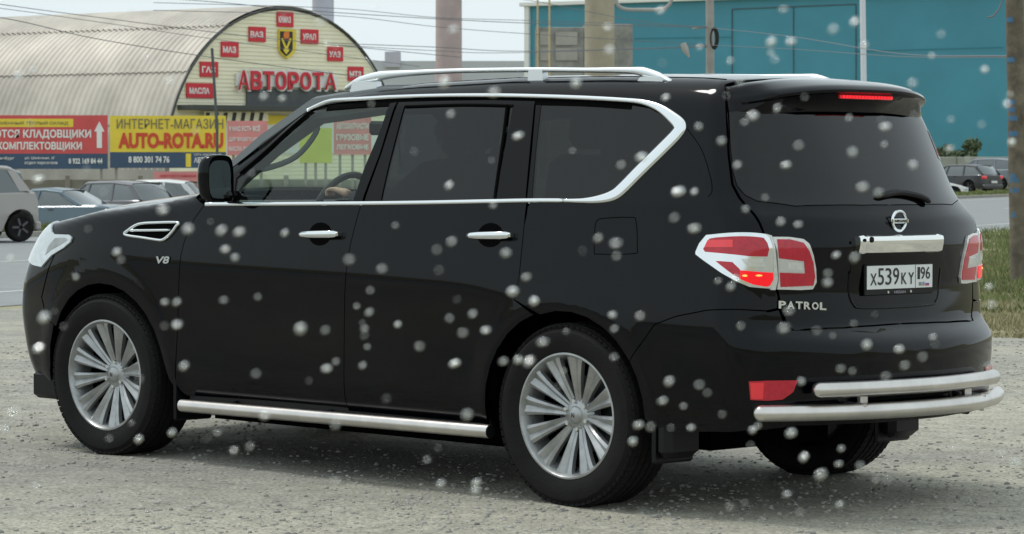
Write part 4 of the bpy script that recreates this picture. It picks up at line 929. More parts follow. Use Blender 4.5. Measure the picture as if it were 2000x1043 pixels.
for s, u0, u1, v0, v1 in (('МАСЛА', 363, 416, 163, 191), ('ГАЗ', 390, 425, 121, 150), ('МАЗ', 431, 465, 82, 111), ('ВАЗ', 485, 518, 53, 81), ('КАМАЗ', 540, 572, 24, 52), ('УРАЛ', 587, 621, 58, 85), ('УАЗ', 639, 669, 92, 119), ('МТЗ', 679, 709, 131, 158)):
    o = hrect('name_board', u0, u1, v0, v1, K['sred'], -.05, .05, hang)
    mg = (u1-u0)*.13; htext(s, 'lettering', u0+mg, u1-mg, v0+(v1-v0)*.30, v1-(v1-v0)*.28, K['swhite'], -.102, o, .03, .01)
x0 = 461; 
bk = hrect('sign_backing', 459, 656, 148, 168, K['whitew'], -.05, .10, hang)
for i, ch in enumerate('АВТОРОТА'):
    u0 = 465+i*24.2; u1 = u0+21
    ba = 0 if ch == 'А' else .03
    htext(ch, 'sign_letter_edge', u0-2.5, u1+2.5, 134.5+i*.6, 178.5, K['whitew'], -.16, hang, ba+.03, .06)
    htext(ch, 'sign_letter', u0, u1, 138+i*.6, 175.5, K['sred'], -.23, hang, ba, .05)
hrect('dark_band', 480, 740, 178, 212, K['brown'], -.05, .08, hang)
# shield
def hpoly(name, uv, m, off, th, parent):
    ps = [hloc(u, v, off) for u, v in uv]; b = MB(); b.prism(ps, 'y', (0, -th, 0)); return b.build(name, m, parent)
sh = hpoly('shield', [(543, 57), (575, 58), (575, 98), (570, 106), (559, 115), (548, 106), (543, 98)], K['syel'], -.06, .10, hang)
hpoly('shield_field', [(547, 61), (571, 62), (571, 97), (567, 103), (559, 110), (551, 103), (547, 97)], K['sblack'], -.165, .02, sh)
hpoly('shield_flame', [(555, 62), (564, 62), (565, 70), (562, 77), (559, 74), (556, 77), (553, 70)], K['orange'], -.19, .015, sh)
hpoly('shield_chevron', [(549, 76), (552, 74), (559, 92), (566, 74), (569, 76), (560, 99), (558, 99)], K['syel'], -.19, .015, sh)
hpoly('shield_chevron', [(553, 98), (559, 90), (565, 98), (559, 106)], K['syel'], -.207, .010, sh)
# canopy and striped board below the gable
cn = hrect('canopy', 346, 620, 209, 215, K['trimd'], -.05, .9, hang)
st = hrect('striped_board', 398, 522, 219, 236, K['siding'], -.3, .06, hang)
for k in range(9): 
    u = 400+k*17.5
    hpoly('stripe', [(u, 236), (u+7, 236), (u+10, 220), (u+3, 220)], K['sblack'], -.37, .01, st) if u < 515 else None
hrect('lower_panel', 345, 790, 240, 300, K['whitew'], -.05, .03, hang)
hrect('yellow_band', 522, 620, 226, 243, K['syel'], -.09, .03, hang)
# --- banners on posts
def bbox_(name, u0, u1, v0, v1, d, th, m, parent=None, bev=0):
    p, q = B(u0, v1, d), B(u1, v0, d); b = MB(); b.box(((p.x+q.x)/2, d+th/2, (p.z+q.z)/2), (abs(q.x-p.x), th, abs(q.z-p.z)), bev); o = b.build(name, m, parent); return o
def btext(s, name, u0, u1, v0, v1, d, m, parent, bold=.02, depth=.01):
    p, q = B(u0, v1, d), B(u1, v0, d); return text_obj(s, name, m, parent, p, (1, 0, 0), (0, 0, 1), w=q.x-p.x, h=q.z-p.z, depth=depth, bold=bold)
DB = 112
def banner(label, u0, u1, v0, v1, vs_, mtop, mbot):
    r = empty('banner', (0, 0, 0), label=label, cat='banner', group='advertising banners along the fence')
    bbox_('panel', u0, u1, v0, vs_, DB, .06, mtop, r)
    if mbot: bbox_('lower_strip', u0, u1, vs_, v1, DB+.002, .06, mbot, r)
    for u in (u0+12, (u0+u1)/2, u1-12):
        p = B(u, v1, DB+.15); zt = B(u, v0, DB).z; b = MB(); b.box((p.x, DB+.15, (zt-.6)/2), (.09, .09, zt+.6)); b.build('post', K['pole'], r)
    return r
F1 = DB-.012
r1 = banner('red banner with a white up arrow and lettering about storekeepers, left of the yellow one', -150, 210, 225, 330, 300, K['bred'], K['bblue'])
bbox_('headline_strip', -60, 143, 232, 248, F1+.004, .006, K['syel'], r1)
btext('НА СОВРЕМЕННЫЙ ТЁПЛЫЙ СКЛАД', 'small_lettering', -50, 133, 236, 244.5, F1, K['gtext'], r1, 0)
btext('ТРЕБУЮТСЯ КЛАДОВЩИКИ', 'lettering', -72, 178, 253, 272, F1, K['swhite'], r1, .03)
btext('КОМПЛЕКТОВЩИКИ', 'lettering', -5, 160, 277, 295, F1, K['swhite'], r1, .03)
ar = MB(); ar.prism([B(u, v, F1) for u, v in ((189, 289), (189, 257), (184, 257), (194, 237), (204, 257), (199, 257), (199, 289))], 'y', (0, .01, 0)); ar.build('arrow', K['swhite'], r1)
btext('ул. Шефская, 3Г', 'small_lettering', 48, 108, 306, 312, F1, K['swhite'], r1, .01); btext('отдел персонала', 'small_lettering', 48, 112, 316, 322, F1, K['swhite'], r1, .01)
btext('8 922 169 84 44', 'phone_number', 134, 200, 309, 320, F1, K['swhite'], r1, .03)
btext('Екатеринбург', 'small_lettering', -30, 28, 306, 313, F1, K['swhite'], r1, .01)
r2 = banner('yellow banner with grey and red lettering above a dark blue phone strip', 215, 441, 226, 328, 297, K['syel'], K['bblue'])
btext('ИНТЕРНЕТ-МАГАЗИН', 'lettering', 228, 436, 232, 251.5, F1, K['gtext'], r2, .0)
btext('AUTO-ROTA.RU', 'lettering', 231, 436, 259, 290, F1, K['rtext'], r2, .05)
btext('8 800 301 74 76', 'phone_number', 251, 331, 305, 318, F1, K['swhite'], r2, .03)
bbox_('emblem_patch', 363, 373, 300, 326, F1+.004, .006, K['syel'], r2); btext('АВТОРОТА', 'small_lettering', 379, 432, 307, 318, F1, K['swhite'], r2, .03)
btext('сеть магазинов', 'small_lettering', 379, 432, 300, 304, F1, K['swhite'], r2, .0)
r3 = banner('faded red banner with white lettering beside the yellow one', 444, 522, 236, 303, 303, K['bpink'], None)
btext('У НАС ЕСТЬ ВСЁ', 'lettering', 447, 508, 244, 256, F1, K['swhite'], r3, .03); btext('ДЛЯ ВАШЕГО АВТО', 'lettering', 447, 512, 268, 277, F1, K['swhite'], r3, .02); btext('МАСЛА ЗАПЧАСТИ', 'lettering', 447, 512, 286, 295, F1, K['swhite'], r3, .02)
r4 = banner('pale red banner seen through the front side window of the black car', 652, 725, 228, 302, 302, K['bpink'], None)
btext('АВТОЗАПЧАСТИ', 'lettering', 657, 720, 240, 252, F1, K['swhite'], r4, .03); btext('ГРУЗОВЫЕ', 'lettering', 657, 720, 262, 274, F1, K['swhite'], r4, .03); btext('ЛЕГКОВЫЕ', 'lettering', 657, 720, 282, 292, F1, K['swhite'], r4, .03)
r5 = banner('yellow green banner seen through the front side window of the black car', 585, 648, 250, 318, 318, mat('banner_lime', (.55, .60, .10), .6, var=.1, vscale=1), None)
r6 = tagp(bbox_('notice_board', 300, 394, 335, 364, 109, .05, K['bpink'], None), 'low pale pink notice board on the fence above the white car', 'sign')
btext('АВТОСТОЯНКА', 'lettering', 312, 384, 341, 346, 108.98, K['sred'], r6, .01)
# concrete fence
cfn = empty('concrete_fence', (0, 0, 0), label='grey concrete panel fence under the banners', cat='fence')
for k in range(16):
    x = -24+k*2.5; b = MB(); b.box((x, 113.4, .3), (2.42, .12, 1.5), .02); b.build('panel', K['fence'], cfn)
    b = MB(); b.box((x-1.25, 113.3, .35), (.16, .22, 1.7), .02); b.build('post', K['conc'], cfn)
# --- teal building
ta, tb = B(1034, 305, 240), B(2400, 305, 208); ta = V((ta.x, ta.y, 0)); tb = V((tb.x, tb.y, 0)); tx_ = (tb-ta).normalized(); tn = V((0, 0, 1)).cross(tx_)
tea = empty('teal_building', ta, label='long teal clad industrial building filling the right background', cat='building')
tea.matrix_world = Matrix.Translation(ta) @ Matrix((tx_, tn, V((0, 0, 1)))).transposed().to_4x4(); TL = (tb-ta).length; TI = tea.matrix_world.inverted()
b = MB(); b.box((TL/2, 10, 6.3), (TL, 20, 12.8)); b.build('wall', K['teal'], tea)
b = MB(); b.box((TL/2-.2, 9.9, 12.85), (TL+.9, 20.6, .3), .03); b.build('roof_edge', K['whitew'], tea)
b = MB(); b.box((-.12, -.10, 6.3), (.42, .25, 12.8), .03); b.build('corner_trim', K['whitew'], tea)
def tloc(u, v):
    o = TI @ EYE; d = TI.to_3x3() @ (B(u, v, 100)-EYE); t = (-.01-o.y)/d.y; return o+d*t
def tline(pts, w=.07):
    for i in range(len(pts)-1):
        a, c = tloc(*pts[i]), tloc(*pts[i+1]); b = MB(); b.tube([a+V((0, -.03, 0)), c+V((0, -.03, 0))], w/2, 4); b.build('panel_seam', K['brown'] if w > .055 else K['tealj'], tea)
tline([(1430, 170), (1430, 18), (1672, 8), (1672, 170)]); tline([(1550, 13), (1550, 170)], .06); tline([(1240, 75), (1430, 72)], .05); tline([(1672, 100), (1960, 92)], .05)
# concrete block and pillars in front of it
def gbox(name, u0, u1, v0, d, dep, m, label, cat, z0=-.1, bev=.03, group=None, **k):
    p, q = B(u0, v0, d), B(u1, v0, d); b = MB(); b.box(((p.x+q.x)/2, d+dep/2, (p.z+z0)/2), (q.x-p.x, dep, p.z-z0), bev); o = b.build(name, m); return tagp(o, label, cat, group)
blk = empty('pump_house', (0, 0, 0), label='grey weathered concrete block standing before the teal building', cat='building')
for u0, u1, v0 in ((1046, 1140, 53), (1140, 1236, 47)):
    p, q = B(u0, v0, 205), B(u1, v0, 205); b = MB(); b.box(((p.x+q.x)/2, 207, p.z/2-.1), (q.x-p.x-.01, 4, p.z+.2), .03); b.build('wall', mat('weathered_wall', (.27, .27, .25), .9, var=.35, vscale=.8), blk)
for u0, u1 in ((1055, 1072), (1085, 1128)):
    for v0, v1 in ((62, 88), (94, 118)):
        p, q = B(u0, v1, 204.9), B(u1, v0, 204.9); b = MB(); b.box(((p.x+q.x)/2, 204.95, (p.z+q.z)/2), (q.x-p.x, .06, q.z-p.z)); b.build('recessed_panel', K['conc'], blk)
def tower(name, u0, u1, v, d, m, label, cat, top=40, taper=.0, group=None):
    p, q = B(u0, v, d), B(u1, v, d); r = (q.x-p.x)/2; cx = (p.x+q.x)/2; b = MB(); b.tube([(cx, d, -.2), (cx, d, top)], [r*(1+taper), r*(1-taper)], 28); o = b.build(name, m); shade_auto(o); return tagp(o, label, cat, group)
tower('concrete_column', 1142, 1200, 80, 150, K['cols'], 'thick beige round column before the grey block and teal wall', 'column', 14)
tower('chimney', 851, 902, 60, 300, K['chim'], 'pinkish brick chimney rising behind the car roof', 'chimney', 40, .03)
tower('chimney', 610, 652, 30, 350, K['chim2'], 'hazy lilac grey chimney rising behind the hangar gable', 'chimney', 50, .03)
for u, nm in ((1050, 'left'), (1073, 'right')):
    p = B(u, 100, 190); b = MB(); b.tube([(p.x, 190, 0), (p.x, 190, 12)], .055, 6); tagp(b.build('gas_pipe', K['yp']), 'thin yellowish upright pipe, the %s one of two before the grey block' % nm, 'pipe', 'upright pipes by the grey block')
b = MB(); b.tube(spline([B(u, v, 100) for u, v in ((1203, -40), (1203, -5), (1207, 10), (1222, 18), (1255, 19), (1292, 18), (1306, 10), (1312, -5), (1312, -40))], 6), .055, 8)
pp = B(1203, 0, 100); tagp(shade_auto(b.build('pipe_loop', K['conc'])), 'grey bent pipe loop hanging in front of the teal wall', 'pipe')
fac = empty('far_factory', (0, 0, 0), label='pale hazy factory roofline far behind the car', cat='building')
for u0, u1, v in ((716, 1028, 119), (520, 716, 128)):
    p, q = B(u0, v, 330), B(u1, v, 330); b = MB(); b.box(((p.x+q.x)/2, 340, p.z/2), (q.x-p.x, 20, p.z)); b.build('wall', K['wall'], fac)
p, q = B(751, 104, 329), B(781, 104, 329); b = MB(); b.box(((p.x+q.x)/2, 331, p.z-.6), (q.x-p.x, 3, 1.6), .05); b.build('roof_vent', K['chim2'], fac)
# --- poles
def pole(u0, v0, u1, v1, d, w, m, label, name='utility_pole', z0=-.1):
    a, c = B(u0, v0, d), B(u1, v1, d); t = (z0-c.z)/(a.z-c.z) if abs(a.z-c.z) > 1e-6 else 0
    base = c+(a-c)*t; b = MB(); b.tube([base, a], [w/2*1.06, w/2], 16); o = b.build(name, m); shade_auto(o); return tagp(o, label, 'pole')
pg = pole(1386, -60, 1387, 140, 118, .29, K['pole'], 'grey concrete pole with a black cable coil before the teal wall')
coil = MB()
for k in range(5):
    c = B(1393, 75, 117.6); coil.tube([c+V(((.09+.012*k)*math.cos(a)+.01*k, -.04-.01*k, (.30+.02*k)*math.sin(a))) for a in [i*math.pi/12 for i in range(24)]], .028, 6, closed=True)
co_ = coil.build('cable_coil', K['rub']); tagp(co_, 'black coil of spare cable hung on the grey pole', 'cable')
ins = MB(); ins.tube([B(1352, 56, 118), B(1384, 52, 118)], .03, 6); io = ins.build('cross_arm', K['pole'], pg)
ins = MB(); ins.tube([B(1358, 90, 118), B(1384, 88, 118)], .025, 6); ins.build('cross_arm', K['pole'], pg)
pole(1684, -60, 1687, 158, 110, .19, K['wpole'], 'slim white metal pole rising behind the rear of the black car', 'lamp_post')
lm = MB(); lm.tube([B(1334, 84, 117), B(1338, 96, 117), B(1346, 112, 117)], [.10, .13, .03], 10); tagp(shade_auto(lm.build('street_lamp', K['conc'])), 'small grey lamp head hanging before the teal wall', 'lamp')
pr = pole(1980, -60, 1992, 556, 47, .255, K['wood'], 'weathered brown pole with flaking blue paint at the right edge', 'utility_pole', 0)
for v in (40, 118, 200, 215, 232, 262, 345, 352, 372, 420):
    u = 1980+12*(v+60)/616; p = B(u-4, v, 47); w = .05+.05*((v*7) % 5)/5; b = MB(); n = 7; vs_ = []
    for k in range(n+1):
        a = math.radians(200+70*k/n*(.5+w*5)); 
        for zz in (-.02-.01*((v+k) % 3), .03+.012*((v*3+k) % 3)): vs_.append((B(u, v, 47).x+.131*math.cos(a)*1.01, 47+.131*math.sin(a)*1.01, p.z+zz))
    newobj('paint_patch', vs_, [(2*k, 2*k+2, 2*k+3, 2*k+1) for k in range(n)], K['bluep'], pr)
b = MB(); b.tube(spline([B(u, v, 46.8) for u, v in ((1957, -10), (1956, 5), (1948, 22), (1938, 32), (1928, 34))], 5), .012, 6); tagp(b.build('loose_cable', K['wire']), 'short loose cable end curling off the brown pole', 'cable')
b = MB(); b.tube([B(414, 94, 104), B(424, 250, 104), B(424.5, 345, 104)], .045, 8); tagp(b.build('flag_pole', K['brown']), 'thin dark rusty pole in front of the hangar gable', 'pole')
# wires
def wire(pts, d0, d1, r, label):
    n = len(pts); q = [B(u, v, d0+(d1-d0)*i/(n-1)) for i, (u, v) in enumerate(pts)]; b = MB(); b.tube(spline(q, 8), r, 5); tagp(b.build('power_cable', K['wire']), label, 'cable', 'overhead cables')
wire([(-300, -38), (0, 8), (170, 31), (480, 70), (900, 112)], 90, 118, .012, 'overhead cable crossing the hangar roof, highest on the left')
wire([(-300, -20), (0, 16), (200, 44), (430, 78), (820, 130)], 90, 118, .010, 'overhead cable crossing the hangar roof, second from the top')
wire([(-300, -5), (0, 34), (180, 74), (400, 110), (700, 150)], 90, 118, .014, 'overhead cable sloping down over the hangar roof to the gable boards')
wire([(-200, -40), (370, 0), (620, 22), (1000, 44), (1386, 54)], 100, 118, .012, 'overhead cable from top left towards the grey pole')
wire([(300, 5), (650, 16), (850, 34), (1030, 40), (1386, 52)], 105, 118, .010, 'thin overhead cable above the chimney')
wire([(300, 20), (650, 30), (850, 52), (1030, 66), (1386, 88)], 105, 118, .010, 'overhead cable passing the chimney halfway up')
wire([(640, 84), (850, 92), (1030, 100), (1386, 90)], 105, 118, .012, 'lowest overhead cable behind the car roof')
wire([(660, 88), (850, 99), (1000, 103), (1386, 92)], 105, 118, .010, 'second lowest overhead cable behind the car roof')
wire([(740, -20), (1000, -4), (1240, 40), (1386, 54)], 105, 118, .010, 'overhead cable coming down from the top to the grey pole')
wire([(1386, 54), (1550, 72), (1750, 104), (1990, 110)], 118, 47, .010, 'overhead cable from the grey pole to the brown pole')
wire([(1386, 88), (1550, 96), (1750, 110), (1990, 112)], 118, 47, .008, 'thin lower cable from the grey pole to the brown pole')
# right: low wall, shrubs
cw = empty('low_wall', (0, 0, 0), label='low grey concrete wall below the teal building on the right', cat='wall')
for k in range(14):
    x = 8+k*3.0; b = MB(); b.box((x, 182, .85), (2.95, .2, 1.9), .03); b.build('panel', K['fence'], cw)
def shrub(u, v0, d, w, h, label, n=4500):
    c = B(u, v0, d); r = empty('shrub', (c.x, d, 0), label=label, cat='shrub', group='shrubs before the teal building')
    V_ = []; F_ = []; k = 0; zt = c.z
    cl = [(RNG.normal()*w*.28, RNG.normal()*w*.2, zt-h*.15-h*.75*RNG.random(), w*(.12+.14*RNG.random())) for _ in range(16)]
    for i in range(n):
        cx, cy, cz, cr_ = cl[int(RNG.random()*16)]; dr = Vector(RNG.normal(size=3)).normalized()*cr_*RNG.random()**.4
        p = Vector((cx, cy, cz))+dr; nn = Vector(RNG.normal(size=3)).normalized(); uu = nn.orthogonal().normalized()*.11; vv = nn.cross(uu)*.6
        V_ += [p-uu, p+vv, p+uu, p-vv]; F_ += [(k, k+1, k+2, k+3)]; k += 4
    newobj('crown', V_, F_, K['leaf'], r, smooth=False); b = MB()
    for q in cl[:7]: b.tube([(q[0]*.1, 0, 0), (q[0]*.5, q[1]*.5, q[2]*.5), (q[0], q[1], q[2])], [.07, .05, .02], 6)
    b.build('trunk', K['bark'], r)
shrub(1850, 278, 184, 2.6, 3.2, 'dull green shrub before the teal wall, left one beside the car rear window'); shrub(1882, 262, 186, 2.4, 3.8, 'dull green taller pointed shrub before the teal wall'); shrub(1824, 282, 188, 2.0, 3.2, 'dull green shrub partly hidden by the black car rear pillar')
# ================================================================== OTHER CARS
def bgcar(label, loc, heading, L, Wd, H, col, kind='sedan', tail=True, rough=.3, group='cars parked beyond the road'):
    r = empty('parked_car', loc, heading, label, 'car', group)
    pm = mat('car_paint', col, rough, .25, coat=.5); gm = mat('car_glass', (.07, .09, .095), .08, spec=1.0, coat=.6)
    hw = Wd/2; b0 = .22
    if kind == 'sedan':
        deck = [(-L/2, .62*H), (-L/2+.08, .66*H), (-L/2+.35, .69*H), (-L*.29, .69*H), (L*.19, .67*H), (L*.28, .655*H), (L/2-.35, .56*H), (L/2-.05, .47*H), (L/2, .42*H)]
        roof = [(-L*.305, .69*H), (-L*.16, .955*H), (-L*.04, H), (L*.06, .985*H), (L*.22, .67*H)]
    elif kind == 'wagon':
        deck = [(-L/2, .60*H), (-L/2+.04, .66*H), (-L/2+.3, .665*H), (L*.2, .64*H), (L*.28, .63*H), (L/2-.35, .55*H), (L/2-.05, .47*H), (L/2, .42*H)]
        roof = [(-L*.475, .66*H), (-L*.39, .955*H), (-L*.2, H), (L*.04, .985*H), (L*.22, .64*H)]
    else:  # one-box
        deck = [(-L/2, .56*H), (-L/2+.03, .64*H), (-L/2+.28, .65*H), (L*.2, .62*H), (L*.33, .58*H), (L/2-.2, .50*H), (L/2, .40*H)]
        roof = [(-L*.425, .65*H), (-L*.40, .90*H), (-L*.32, .965*H), (-L*.10, H), (L*.10, .96*H), (L*.33, .60*H)]
    dx = [p[0] for p in deck]; dz = [p[1] for p in deck]
    def body_w(x): t = abs(x)/(L/2); return hw*(1-.16*max(0, t-.7)**2/.09*.9)
    xs = np.linspace(-L/2, L/2, 46); vs = []; sec = 9
    RW = .33; ax_1, ax_2 = (-L*.30 if kind != 'mpv' else -L/2+.46), L*.31
    for x in xs:
        zt = np.interp(x, dx, dz); w = body_w(x); zb = b0
        for ax in (ax_1, ax_2):
            dd = abs(x-ax)
            if dd < RW+.05: zb = max(zb, .30+math.sqrt((RW+.05)**2-dd**2))
        zb = min(zb, zt-.12); zm = max(zb+.02, .55*zt+.05)
        half = [(w*.80, zb), (w*.985, zb+.01), (w, max(zm-.1, zb+.02)), (w*.995, zm), (w*.965, zt-.05), (w*.90, zt), (0, zt+.025)]
        ring = [(x, y, z) for y, z in half]+[(x, -y, z) for y, z in half[::-1][1:]]; vs += ring
    n = 13; fs = [(j*n+i, (j+1)*n+i, (j+1)*n+i+1, j*n+i+1) for j in range(len(xs)-1) for i in range(n-1)]+[tuple(range(n)), tuple(range((len(xs)-1)*n+n-1, (len(xs)-1)*n-1, -1))]
    shade_auto(newobj('body', vs, fs, pm, r), 35)
    # greenhouse: glass core with roof skin and pillars
    rp = [(x, z) for x, z in roof]; rx = np.linspace(roof[0][0], roof[-1][0], 30); rz = np.interp(rx, [p[0] for p in rp], [p[1] for p in rp])
    def tw(x, z, zb): return body_w(x)*(.93-.20*(z-zb)/(H-zb+.001))
    vs = []
    for x, z in zip(rx, rz):
        zb = np.interp(x, dx, dz)-.02; w0 = tw(x, zb, zb); w1 = tw(x, z, zb)
        vs += [(x, w0, zb), (x, w1, max(z-.05, zb)), (x, w1*.9, z), (x, 0, z+.015), (x, -w1*.9, z), (x, -w1, max(z-.05, zb)), (x, -w0, zb)]
    n = 7; fs = [(j*n+i, (j+1)*n+i, (j+1)*n+i+1, j*n+i+1) for j in range(len(rx)-1) for i in range(n-1)]
    shade_auto(newobj('windows', vs, fs, gm, r), 35)
    top = [i for i, (x, z) in enumerate(zip(rx, rz)) if z > .93*H]; i0, i1 = top[0], top[-1]; vs = []
    for i in range(i0, i1+1):
        x, z = rx[i], rz[i]; zb = np.interp(x, dx, dz); w1 = tw(x, z, zb)+.012
        vs += [(x, w1, z-.075), (x, w1, z-.04), (x, w1*.9, z+.012), (x, 0, z+.03), (x, -w1*.9, z+.012), (x, -w1, z-.04), (x, -w1, z-.075)]
    fs = [(j*n+i, (j+1)*n+i, (j+1)*n+i+1, j*n+i+1) for j in range(i1-i0) for i in range(n-1)]
    shade_auto(newobj('roof', vs, fs, pm, r), 40)
    def pillar(xa, za, xb, zb_, w, s):
        b = MB(); ya = tw(xa, za, np.interp(xa, dx, dz))+.01; yb = tw(xb, zb_, np.interp(xb, dx, dz))+.01
        b.add([(xa-w, s*ya, za), (xa+w, s*ya, za), (xb+w*.7, s*yb, zb_), (xb-w*.7, s*yb, zb_), (xa-w, s*(ya-.05), za), (xa+w, s*(ya-.05), za), (xb+w*.7, s*(yb-.05), zb_), (xb-w*.7, s*(yb-.05), zb_)], [(0, 1, 2, 3), (4, 7, 6, 5), (0, 4, 5, 1), (2, 6, 7, 3), (0, 3, 7, 4), (1, 5, 6, 2)]); b.build('pillar', pm, r)
    zt = .95*H
    for s in (1, -1):
        pillar(roof[0][0]+.06, roof[0][1], rx[i0]+.04, rz[i0]-.05, .13 if kind != 'sedan' else .09, s)
        pillar(roof[-1][0]-.03, roof[-1][1], rx[i1]-.02, rz[i1]-.05, .05, s)
        pillar(.02*L, np.interp(.02*L, dx, dz)-.02, .0, .95*H, .045, s)
        if kind != 'sedan': pillar(-.22*L, np.interp(-.22*L, dx, dz)-.02, -.21*L, .96*H, .05, s)
        hb_ = MB(); hb_.box((-.10*L, s*(hw+.005), .60*H), (.16, .03, .03), .01); hb_.box((.11*L, s*(hw+.005), .60*H), (.16, .03, .03), .01); hb_.build('handle', M['plastic'], r)
        if tail is None: continue
        tl = MB(); tl.box((-L/2+.06, s*hw*.80, .56*H), (.16, .30, .16), .03); tl.build('tail_light', M['redb'] if tail else M['red'], r)
        hl_ = MB(); hl_.box((L/2-.12, s*hw*.74, .43*H), (.22, .34, .13), .03); hl_.build('headlight', M['head'], r)
        mi_ = MB(); mi_.box((.20*L, s*(hw+.07), .68*H), (.10, .18, .12), .03); mi_.build('mirror', pm, r)
    bb_ = MB(); bb_.box((-L/2+.03, 0, .34), (.16, Wd*.92, .20), .04); bb_.build('bumper', pm, r)
    npb = MB(); npb.box((-L/2-.055, 0, .40*H), (.01, .5, .11)); npb.build('number_plate', M['white'], r)
    for ax in (ax_1, ax_2):
        for s in (1, -1):
            b = MB(); v_, f_ = lathe([(0, .06), (.06, .075), (.20, .085), (.215, .10), (.27, .105), (.305, .085), (.31, 0), (.305, -.09), (.0, -.09)], 24)
            w_ = newobj('wheel', [(q[0], q[1]*s, q[2]) for q in v_], [f if s < 0 else f[::-1] for f in f_], M['tyre'], r); w_.location = (ax, s*(hw-.12), .31); shade_auto(w_, 35)
            for k in range(5):
                a = 2*math.pi*k/5; sp = MB(); sp.box((.12*math.cos(a), s*.088, .12*math.sin(a)), (.16, .02, .05), .005, Matrix.Rotation(-a, 3, 'Y')); sp.build('spoke', M['alloyd'], w_)
    return r
def gp(u, v, d): p = B(u, v, d); return (p.x, p.y)
# heading pi = nose to the left
p = gp(79, 447, 70); mp = bgcar('silver one-box car at the left edge, cut by the frame, driving along the road', (-12.05, 69.96, .02), math.pi+.6, 3.72, 1.72, 1.66, (.34, .32, .30), 'mpv', None, .35, None)
p = gp(246, 400, 92); bgcar('blue grey sedan with a red tail light, behind the grass bank at left', (p[0]-2.15, 92.6, -.52), math.pi-.38, 4.5, 1.75, 1.46, (.10, .15, .19), 'sedan', True, .3)
p = gp(326, 380, 101); bgcar('dark grey hatchback with a large pale rear window, behind the blue sedan', (p[0]-2.0, 102, -.55), math.pi-.62, 4.5, 1.8, 1.62, (.13, .13, .145), 'wagon', True, .3)
p = gp(398, 380, 106); bgcar('white boxy estate car partly hidden by the black car mirror', (p[0]-2.0, 107, -.55), math.pi-.25, 4.2, 1.65, 1.62, (.62, .64, .64), 'wagon', False, .35)
p = gp(1940, 350, 163); bgcar('dark parked car with a lit red tail light, right of the black car', (p[0]-1.6, 164.5, 0), math.pi-.75, 4.4, 1.75, 1.42, (.035, .038, .045), 'wagon', True, .3)
p = gp(1975, 350, 171); bgcar('light grey parked car behind the dark one at right', (p[0]-1.2, 173, .1), math.pi-.55, 4.7, 1.85, 1.62, (.17, .20, .23), 'wagon', False, .3)
p = gp(1888, 365, 157); bgcar('small white parked car showing only its nose beside the black car', (p[0]-2.0, 157, -.25), .15, 3.9, 1.6, 1.25, (.66, .66, .63), 'sedan', False, .35)
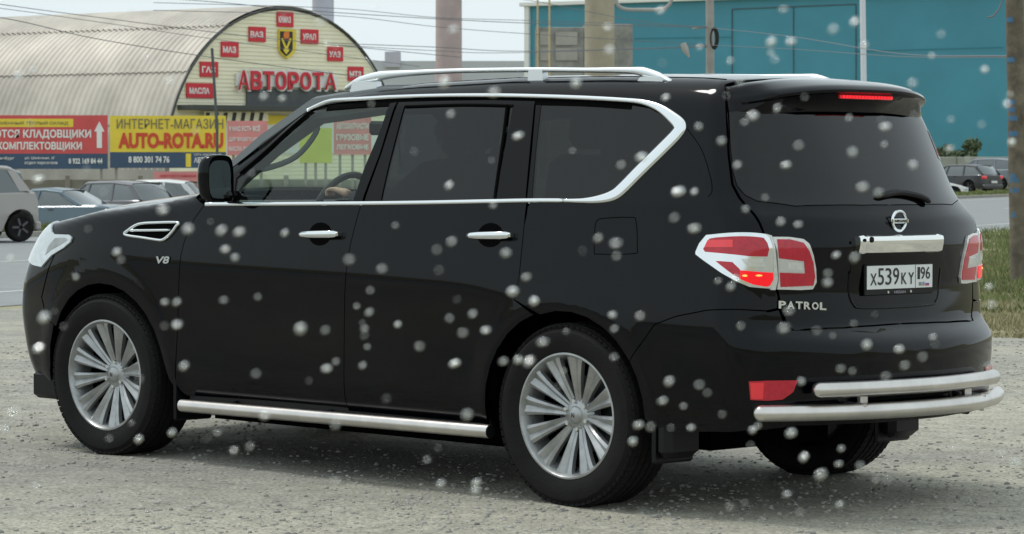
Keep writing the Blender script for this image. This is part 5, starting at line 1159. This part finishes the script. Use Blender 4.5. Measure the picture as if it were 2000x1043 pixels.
# ================================================================== RAINDROPS of a window pane, hung in the air without the pane
DROPS = [(367,447,15),(432,450,13),(467,453,13),(440,487,11),(459,503,10),(228,492,10),(318,410,12),(346,634,13),(359,715,14),(345,590,9),(322,590,8),(148,541,8),(86,620,16),(75,680,14),(437,586,8),(503,580,7),(556,455,9),(682,507,9),(746,525,9),(723,567,6),(721,610,9),(712,642,8),(777,634,9),(587,642,15),(635,645,7),(638,720,11),(656,706,8),(708,714,9),(888,710,14),(820,677,8),(878,622,8),(923,613,9),(949,645,11),(772,440,7),(853,488,8),(882,472,9),(988,494,11),(963,400,8),(877,362,11),(1012,265,14),(965,180,14),(868,160,20),(1125,162,14),(1253,307,14),(1325,374,18),(1356,374,11),(1317,425,9),(1356,446,13),(1409,275,10),(1364,247,9),(1300,190,9),(1203,475,12),(1204,500,9),(1168,465,10),(1028,541,9),(1001,569,15),(1043,588,16),(1033,706,14),(1060,668,13),(983,706,10),(1012,703,12),(1100,725,6),(1196,615,9),(1250,617,8),(1307,745,13),(1294,783,11),(1247,830,12),(1236,862,13),(912,810,12),(517,812,10),(834,898,7),(861,945,14),(930,943,13),(929,958,11),(655,830,9),(488,872,8),(457,880,8),(425,845,8),(336,845,12),(271,858,12),(500,730,7),(1470,226,13),(1518,210,8),(1440,322,10),(1535,322,12),(1560,284,8),(1665,297,12),(1723,370,0),(1729,247,13),(1658,230,8),(1727,282,8),(1685,365,12),(1716,376,9),(1783,322,12),(1525,433,10),(1559,438,9),(1633,498,11),(1669,503,13),(1617,534,7),(1616,552,10),(1427,560,10),(1437,544,10),(1531,641,13),(1541,607,10),(1447,637,7),(1693,673,13),(1756,682,11),(1822,658,8),(1802,697,9),(1767,714,10),(1642,720,8),(1665,725,6),(1565,745,10),(1932,560,9),(1937,595,10),(1930,715,9),(1506,82,17),(1545,81,13),(1505,103,7),(1627,57,12),(1670,42,13),(1530,18,10),(1688,88,10),(1820,109,8),(1923,136,11),(1782,162,9),(1967,203,9),(1917,243,8),(1857,233,7),(1855,290,10),(1976,278,12),(1190,98,13),(1188,53,10),(1290,20,11),(515,188,12),(551,192,9),(627,45,10),(885,58,12),(36,148,14),(332,158,10),(75,350,16),(20,505,11),(25,808,13),(10,840,11),(1545,846,12),(1570,893,13),(1643,876,9),(1638,906,9),(1603,927,14),(1680,910,9),(1710,937,7),(1537,965,9),(1640,985,10),(1732,938,9),(1425,990,8),(1985,905,12),(1960,840,0),(1470,840,10),(1350,835,9),(1010,735,0),(560,118,0),(640,85,9),(1445,160,7),(70,950,7),(220,985,0),(1730,735,9),(1860,875,8)]
DROPS += [(float(RNG.random()*2000), float(RNG.random()*1043), 3.5+5*float(RNG.random())**2) for _ in range(95)]
dv = []; df_ = []; k0 = 0
ang = [(i*math.pi/7) for i in range(1, 7)]
for i, (u, v, s) in enumerate(DROPS):
    if s == 0: continue
    d = 2.1+.9*((i*37) % 17)/17; c = B(u, v, d); r = s*.38/FPX*d; tilt = .5+.3*math.sin(i*1.7); el = 1.25+.6*abs(math.sin(i*2.3))
    ca, sa = math.cos(tilt), math.sin(tilt); vs_ = []
    for a in ang:
        for k in range(12):
            t = 2*math.pi*k/12; rk = r*(1+.22*math.sin(2*t+i)+.12*math.sin(3*a+2*i)); x, y, z = r*el*math.cos(a), rk*.8*math.sin(a)*math.cos(t), rk*math.sin(a)*math.sin(t); vs_.append((x*ca-z*sa, y, x*sa+z*ca))
    vs_ = [(r*el*ca, 0, r*el*sa)]+vs_+[(-r*el*ca, 0, -r*el*sa)]
    fs_ = [(0, 1+(k+1) % 12, 1+k) for k in range(12)]+[(1+j*12+k, 1+j*12+(k+1) % 12, 1+(j+1)*12+(k+1) % 12, 1+(j+1)*12+k) for j in range(5) for k in range(12)]+[(73, 61+k, 61+(k+1) % 12) for k in range(12)]
    dv += [(c.x+q[0], c.y+q[1], c.z+q[2]) for q in vs_]; df_ += [tuple(q+k0 for q in f) for f in fs_]; k0 += 74
dr = newobj('raindrops', dv, df_, water_mat()); dr['kind'] = 'stuff'; dr['label'] = 'clear raindrops of a window pane, hung close in front of the camera without the pane'
